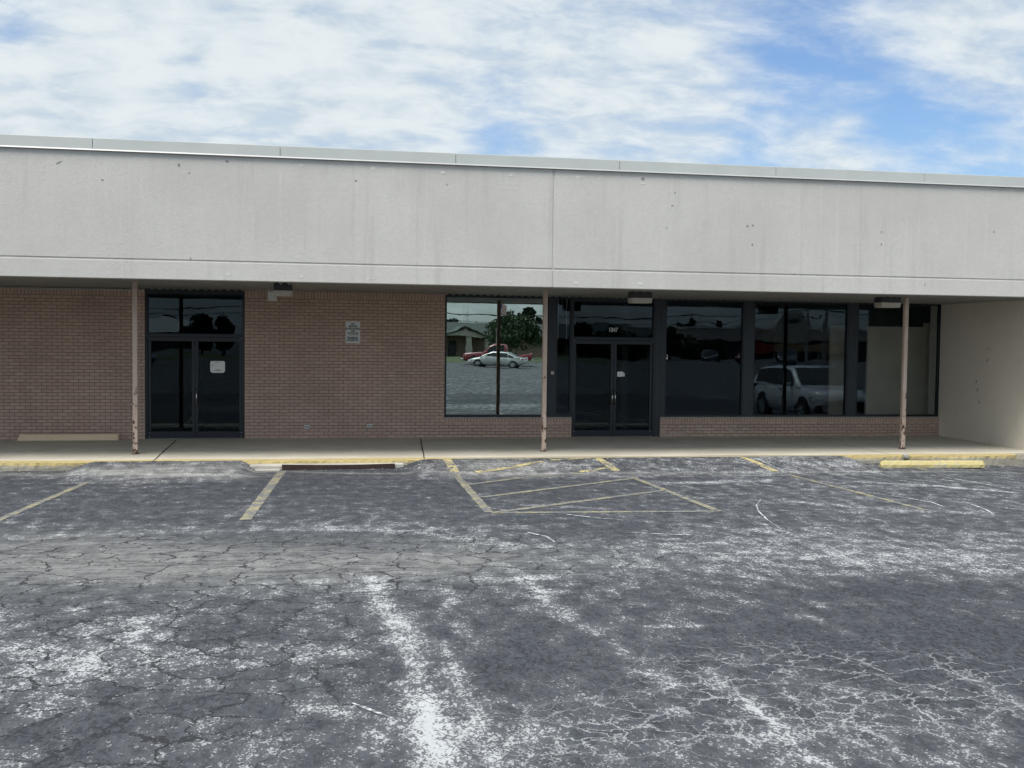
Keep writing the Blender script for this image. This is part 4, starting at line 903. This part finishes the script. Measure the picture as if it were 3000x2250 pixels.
def tree(name, lab, X, Y, H, Rr, trunk_h, clumps, nleaf, mat, ls=.22, group='trees across the lot', conic=False, seed=1):
    r = random.Random(seed); o = tag(empty(name, (X, Y, gz0(Y) if Y > -45 else GB)), lab, 'tree', group)
    mb = MB(); mb.tube([(0, 0, -.1), (.05, .03, trunk_h * .5), (0, .05, trunk_h), (.1, 0, H * .7)], Rr * .075 + .06, 9, r2=.03)
    cl = []
    for i in range(clumps):
        t = r.random(); z = trunk_h + (H - trunk_h) * t
        rad = Rr * ((1 - t) * 1.0 + .08 if conic else math.sqrt(max(.05, 1 - (2 * t - .85) ** 2 * .8)))
        an = r.uniform(0, 6.28); q = rad * math.sqrt(r.random()) * .8; c = Vector((math.cos(an) * q, math.sin(an) * q, z)); cl.append((c, r.uniform(.22, .40) * (Rr * .9 if not conic else rad + .3)))
        if i % 2 == 0: mb.tube([(0, 0, trunk_h * .8 + (c.z - trunk_h) * .3), c * .6 + Vector((0, 0, c.z * .35)), c], .05, 5, r2=.012)
    mb.build('trunk', M['trunk'], o)
    vs, fs = [], []
    for i in range(nleaf):
        c, cr = cl[r.randrange(len(cl))]; d = Vector((r.gauss(0, 1), r.gauss(0, 1), r.gauss(0, .8))).normalized() * cr * r.random() ** .45; p = c + d
        a = Vector((r.gauss(0, 1), r.gauss(0, 1), r.gauss(0, 1))).normalized(); b = a.orthogonal().normalized(); s = ls * r.uniform(.6, 1.3)
        n = len(vs); vs += [p - a * s, p + b * s * .5, p + a * s, p - b * s * .5]; fs.append((n, n + 1, n + 2, n + 3))
    MB().add(vs, fs).build('crown', mat, o, fix=False)
    return o
def far(px, py, Y):                       # where a reflected sight line meets a plane behind the camera
    v = ray(px, py); q = EYE + v * ((2 * GL - Y) / v.y); return q.x, q.z
tree('shade_tree', 'round leafy shade tree in front of the green roofed office', far(1492, 1000, -78)[0], -78, far(1492, 940, -78)[1] - GB, 4.0, 1.9, 30, 4800, M['leaf'], .2, seed=3)
tree('conifer', 'tall dark conifer rising behind the green office roof', far(1552, 900, -118)[0], -118, far(1552, 903, -118)[1] - GB, 4.8, 1.0, 60, 7000, M['leafd'], .3, conic=True, seed=4)
tree('conifer', 'slim dark conifer behind the green office roof, left of the tall one', far(1524, 920, -118)[0], -118, far(1524, 919, -118)[1] - GB, 2.2, 1.0, 30, 2500, M['leafd'], .25, conic=True, seed=5)
tree('background_tree', 'rounded tree behind the office roof at the flag pole', far(1490, 930, -118)[0], -118, far(1490, 925, -118)[1] - GB, 3.0, 1.5, 22, 2600, M['leafd'], .3, seed=6)
tree('background_tree', 'low bushy tree top behind the left end of the office roof', far(1330, 930, -118)[0], -118, far(1330, 936, -118)[1] - GB, 1.9, 1.5, 18, 2000, M['leafd'], .3, seed=16)
tree('background_tree', 'broad dark tree reflected at the left edge of the big dark window', far(1960, 960, -74)[0], -74, far(1960, 965, -74)[1] - GB, 2.3, 1.0, 26, 3600, M['leafd'], .24, seed=7)
tree('round_bush', 'wide dark bush before the beige store, reflected in the big dark window', far(2030, 1000, -78)[0], -78, far(2030, 1002, -78)[1] - GB, 2.4, .5, 24, 3200, M['leafd'], .22, seed=8)
tree('round_bush', 'second dark bush before the beige store, right of the wide one', far(2085, 1000, -78)[0], -78, far(2085, 1000, -78)[1] - GB, 2.2, .5, 22, 3000, M['leafd'], .22, seed=9)
tree('background_tree', 'small tree top above the beige parapet, nearer the first pilaster', far(1990, 960, -122)[0], -122, far(1990, 950, -122)[1] - GB, 1.4, 1.5, 14, 1200, M['leafd'], .3, seed=10)
tree('background_tree', 'broader tree top above the middle of the beige parapet', far(2022, 960, -122)[0], -122, far(2022, 946, -122)[1] - GB, 1.9, 1.5, 18, 1700, M['leafd'], .3, seed=11)
tree('background_tree', 'thin airy tree top above the beige parapet', far(2105, 960, -122)[0], -122, far(2105, 945, -122)[1] - GB, 1.9, 1.5, 14, 700, M['leafd'], .3, seed=12)
tree('lawn_tree', 'tall leafy tree filling the left door transom reflection', far(590, 930, -85)[0], -85, far(590, 910, -85)[1] - GB - .9, 2.5, 1.2, 30, 5200, M['leafd'], .26, seed=13)
tree('lawn_tree', 'rounded tree right of the tallest one in the left door transom', far(655, 930, -85)[0], -85, far(655, 922, -85)[1] - GB - .7, 2.0, 1.2, 24, 3600, M['leafd'], .26, seed=14)
tree('lawn_tree', 'small dark tree left of the transom mullion, above the pale shed roof', far(492, 940, -136)[0], -136, far(492, 934, -136)[1] - GB, 2.8, 1.5, 20, 2200, M['leafd'], .34, seed=15)
tree('lawn_tree', 'dark tree mass reflected above the double doors numbered 1847', far(1700, 960, -84)[0], -84, far(1700, 955, -84)[1] - GB, 2.6, 1.0, 24, 2600, M['leafd'], .28, seed=17)
tree('hedge_row', 'long dark hedge behind the parked cars, reflected in the double doors', far(1800, 1000, -84)[0], -84, 3.2, 4.5, .3, 40, 5200, M['leafd'], .3, seed=18)
# flag pole
X, zf = far(1457, 905, -76); fp = tag(empty('flag_pole', (X, -76, GB)), 'white flag pole with a striped red, white and blue flag before the office', 'flag pole')
MB().tube([(0, 0, 0), (0, 0, zf - GB + .9)], .06, 10).build('pole', M['capw'], fp)
mb = MB(); n = 13
for i in range(n):
    for k in range(6):
        z0 = zf - GB + .75 - 1.25 * i / n; z1 = zf - GB + .75 - 1.25 * (i + 1) / n; xa, xb = .06 + .95 * k / 6, .06 + .95 * (k + 1) / 6
        dz = lambda x: -.75 * x * x * .5; wv = lambda x: .12 * math.sin(x * 6)
        mb.quad((xa, wv(xa), z0 + dz(xa)), (xb, wv(xb), z0 + dz(xb)), (xb, wv(xb), z1 + dz(xb)), (xa, wv(xa), z1 + dz(xa)), 2 if (i < 7 and k < 2) else (0 if i % 2 == 0 else 1))
mb.build('flag', [plain('flag_red', (.42, .03, .04), .8), M['capw'], plain('flag_blue', (.03, .05, .18), .8)], fp, fix=False)
# utility poles and cables
poles = []
for X, lab in ((-46, 'wooden utility pole far left, reflected beyond the left door'), (-2, 'wooden utility pole behind the viewer opposite the brick wall'), (43, 'wooden utility pole at the right, reflected beyond the dark windows')):
    o = tag(empty('utility_pole', (X, -42, 0)), lab, 'utility pole', 'utility poles along the road'); poles.append(X)
    MB().tube([(0, 0, -.2), (.05, 0, 8.6)], .16, 10, r2=.11).build('pole', M['pole'], o); MB().box(-.06, .06, -1.2, 1.2, 8.0, 8.14).build('crossarm', M['pole'], o)
    for y in (-1.0, 0, 1.0): MB().tube([(0, y, 8.14), (0, y, 8.3)], .04, 6).build('insulator', M['capw'], o)
g0 = 0
for k, (yo, zz, sag, rr) in enumerate(((-1.0, 8.30, 1.2, .022), (0, 8.30, 1.3, .022), (1.0, 8.30, 1.4, .022), (.1, 6.2, 1.1, .045), (.12, 5.6, 1.0, .03))):
    pts = []
    for a, b in ((-90, -46), (-46, -2), (-2, 43), (43, 90)):
        for i in range(12):
            t = i / 12; pts.append((a + (b - a) * t, -42 + yo, g0 + zz - 4 * sag * t * (1 - t) - .9))
    o = MB().tube(pts, rr, 6).build('power_line', M['wire'])
    tag(o, ['thin overhead wire on the far end of the crossarms', 'thin overhead wire on the middle of the crossarms', 'thin overhead wire on the near end of the crossarms', 'thick black overhead cable below the crossarms', 'lowest overhead cable strung between the utility poles'][k], 'cable', 'overhead cables')
X, z1 = far(2366, 905, -26); lp = tag(empty('light_pole', (X, -26, gz0(-26))), 'leaning grey parking lot light pole reflected behind the white SUV', 'light pole')
MB().tube([(0, 0, 0), (.15, 0, 7.5)], .10, 10, r2=.07).build('pole', M['pole'], lp); MB().box(-.5, .25, -.16, .16, 7.4, 7.6).build('lamp_head', M['black'], lp, bevel=.02)

# ---------------------------------------------------------------- sky, sun, camera
SUN_EL, SUN_AZ = R(64), R(218)               # azimuth clockwise from +Y
w = bpy.data.worlds.new('World'); sc.world = w; w.use_nodes = True; t = NT(w.node_tree)
bg = w.node_tree.nodes['Background']; bg.inputs['Strength'].default_value = .10
sky = t.n('ShaderNodeTexSky', sky_type='NISHITA', sun_disc=False, sun_elevation=SUN_EL, sun_rotation=SUN_AZ, air_density=1.1, dust_density=1.2, ozone_density=1.2)
D = t.n('ShaderNodeTexCoord').outputs['Generated']
s = t.n('ShaderNodeSeparateXYZ', ins={0: D}); zc = t.math('ADD', t.math('MAXIMUM', s.outputs[2], 0.0), .30)
cp = t.n('ShaderNodeCombineXYZ', ins={0: t.math('DIVIDE', s.outputs[0], zc), 1: t.math('DIVIDE', s.outputs[1], zc), 2: 0.0}).outputs[0]
n1 = t.noise(t.mapv(cp, (1.0, 1.3, 1), (3.1, 1.7, 0)), 2.4, 10, .60, .25)
n2 = t.noise(t.mapv(cp, (1, 1.5, 1), (9, 4, 0)), 8.0, 8, .60, .3)
bias = t.math('ADD', t.mr(s.outputs[0], -.2, .55, .235, .125, False), t.math('MULTIPLY', t.mr(s.outputs[1], -.3, .3, -1, 0), .05))
def blob(px, py, k, amp, b):
    d0 = ray(px, py).normalized(); d = t.n('ShaderNodeVectorMath', operation='DISTANCE', ins={0: D, 1: tuple(d0)}).outputs['Value']
    e = t.math('EXPONENT', t.math('MULTIPLY', t.math('MULTIPLY', d, d), -k)); return t.math('ADD', b, t.math('MULTIPLY', e, amp))
for a in ((2420, 190, 170, -.16), (2760, 290, 260, -.07), (2250, 50, 260, -.09), (2950, 430, 300, -.08), (2180, 430, 500, -.10), (1450, 395, 700, -.12), (30, 60, 420, -.14), (2620, 460, 400, -.09), (560, 220, 1200, -.07), (1250, 480, 900, -.06), (2450, 390, 500, .10), (2800, 60, 500, .08), (2900, 210, 700, .08), (2120, 330, 500, .06)):
    bias = blob(*a[:3], a[3], bias)
cm = t.mr(t.math('ADD', t.math('ADD', t.math('MULTIPLY', n1, .62), t.math('MULTIPLY', n2, .38)), bias), .39, .74)
lum = t.mr(t.math('ADD', t.math('MULTIPLY', n2, .62), t.math('MULTIPLY', n1, .38)), .38, .62)
ccol = t.mix(lum, (2.95, 3.4, 3.75), (3.85, 4.15, 4.3))
hi = t.mr(s.outputs[2], .5, .9, 1.0, 2.6); back = t.mr(s.outputs[1], -.5, .2, 1.02, 1.0)
kk = t.math('MULTIPLY', hi, back)
ccol = t.mix(1.0, ccol, t.n('ShaderNodeCombineColor', ins={0: kk, 1: kk, 2: kk}).outputs[0], 'MULTIPLY')
skyb = t.mix(1.0, sky.outputs[0], (.54, .64, .77), 'MULTIPLY')
w.node_tree.links.new(t.mix(cm, skyb, ccol), bg.inputs['Color'])
ld = bpy.data.lights.new('sun', 'SUN'); ld.energy = 2.0; ld.angle = R(26); ld.color = (1, .96, .90)
so = bpy.data.objects.new('sun', ld); COL.objects.link(so)
sd = Vector((math.sin(SUN_AZ) * math.cos(SUN_EL), math.cos(SUN_AZ) * math.cos(SUN_EL), math.sin(SUN_EL)))
so.rotation_euler = sd.to_track_quat('Z', 'Y').to_euler(); so.location = (0, 0, 30)
cd = bpy.data.cameras.new('camera'); cam = bpy.data.objects.new('camera', cd); COL.objects.link(cam)
cd.sensor_fit = 'HORIZONTAL'; cd.sensor_width = 36.0; cd.lens = 36.0 * F / 3000.0; cd.clip_start = .05; cd.clip_end = 3000
mt = Matrix((RT, UP, -FW)).transposed().to_4x4(); mt.translation = EYE; cam.matrix_world = mt
sc.camera = cam
vs_ = sc.view_settings; vs_.view_transform = 'Standard'; vs_.look = 'None'; vs_.exposure = 1.04; vs_.gamma = 1.0
sc.render.engine = 'CYCLES'; cy = sc.cycles; cy.max_bounces = 6; cy.transparent_max_bounces = 12; cy.caustics_reflective = False; cy.caustics_refractive = False
cy.use_denoising = True; cy.denoiser = 'OPENIMAGEDENOISE'; cy.denoising_input_passes = 'RGB_ALBEDO'; cy.denoising_prefilter = 'NONE'; cy.use_adaptive_sampling = False; cy.sample_clamp_indirect = 4.0
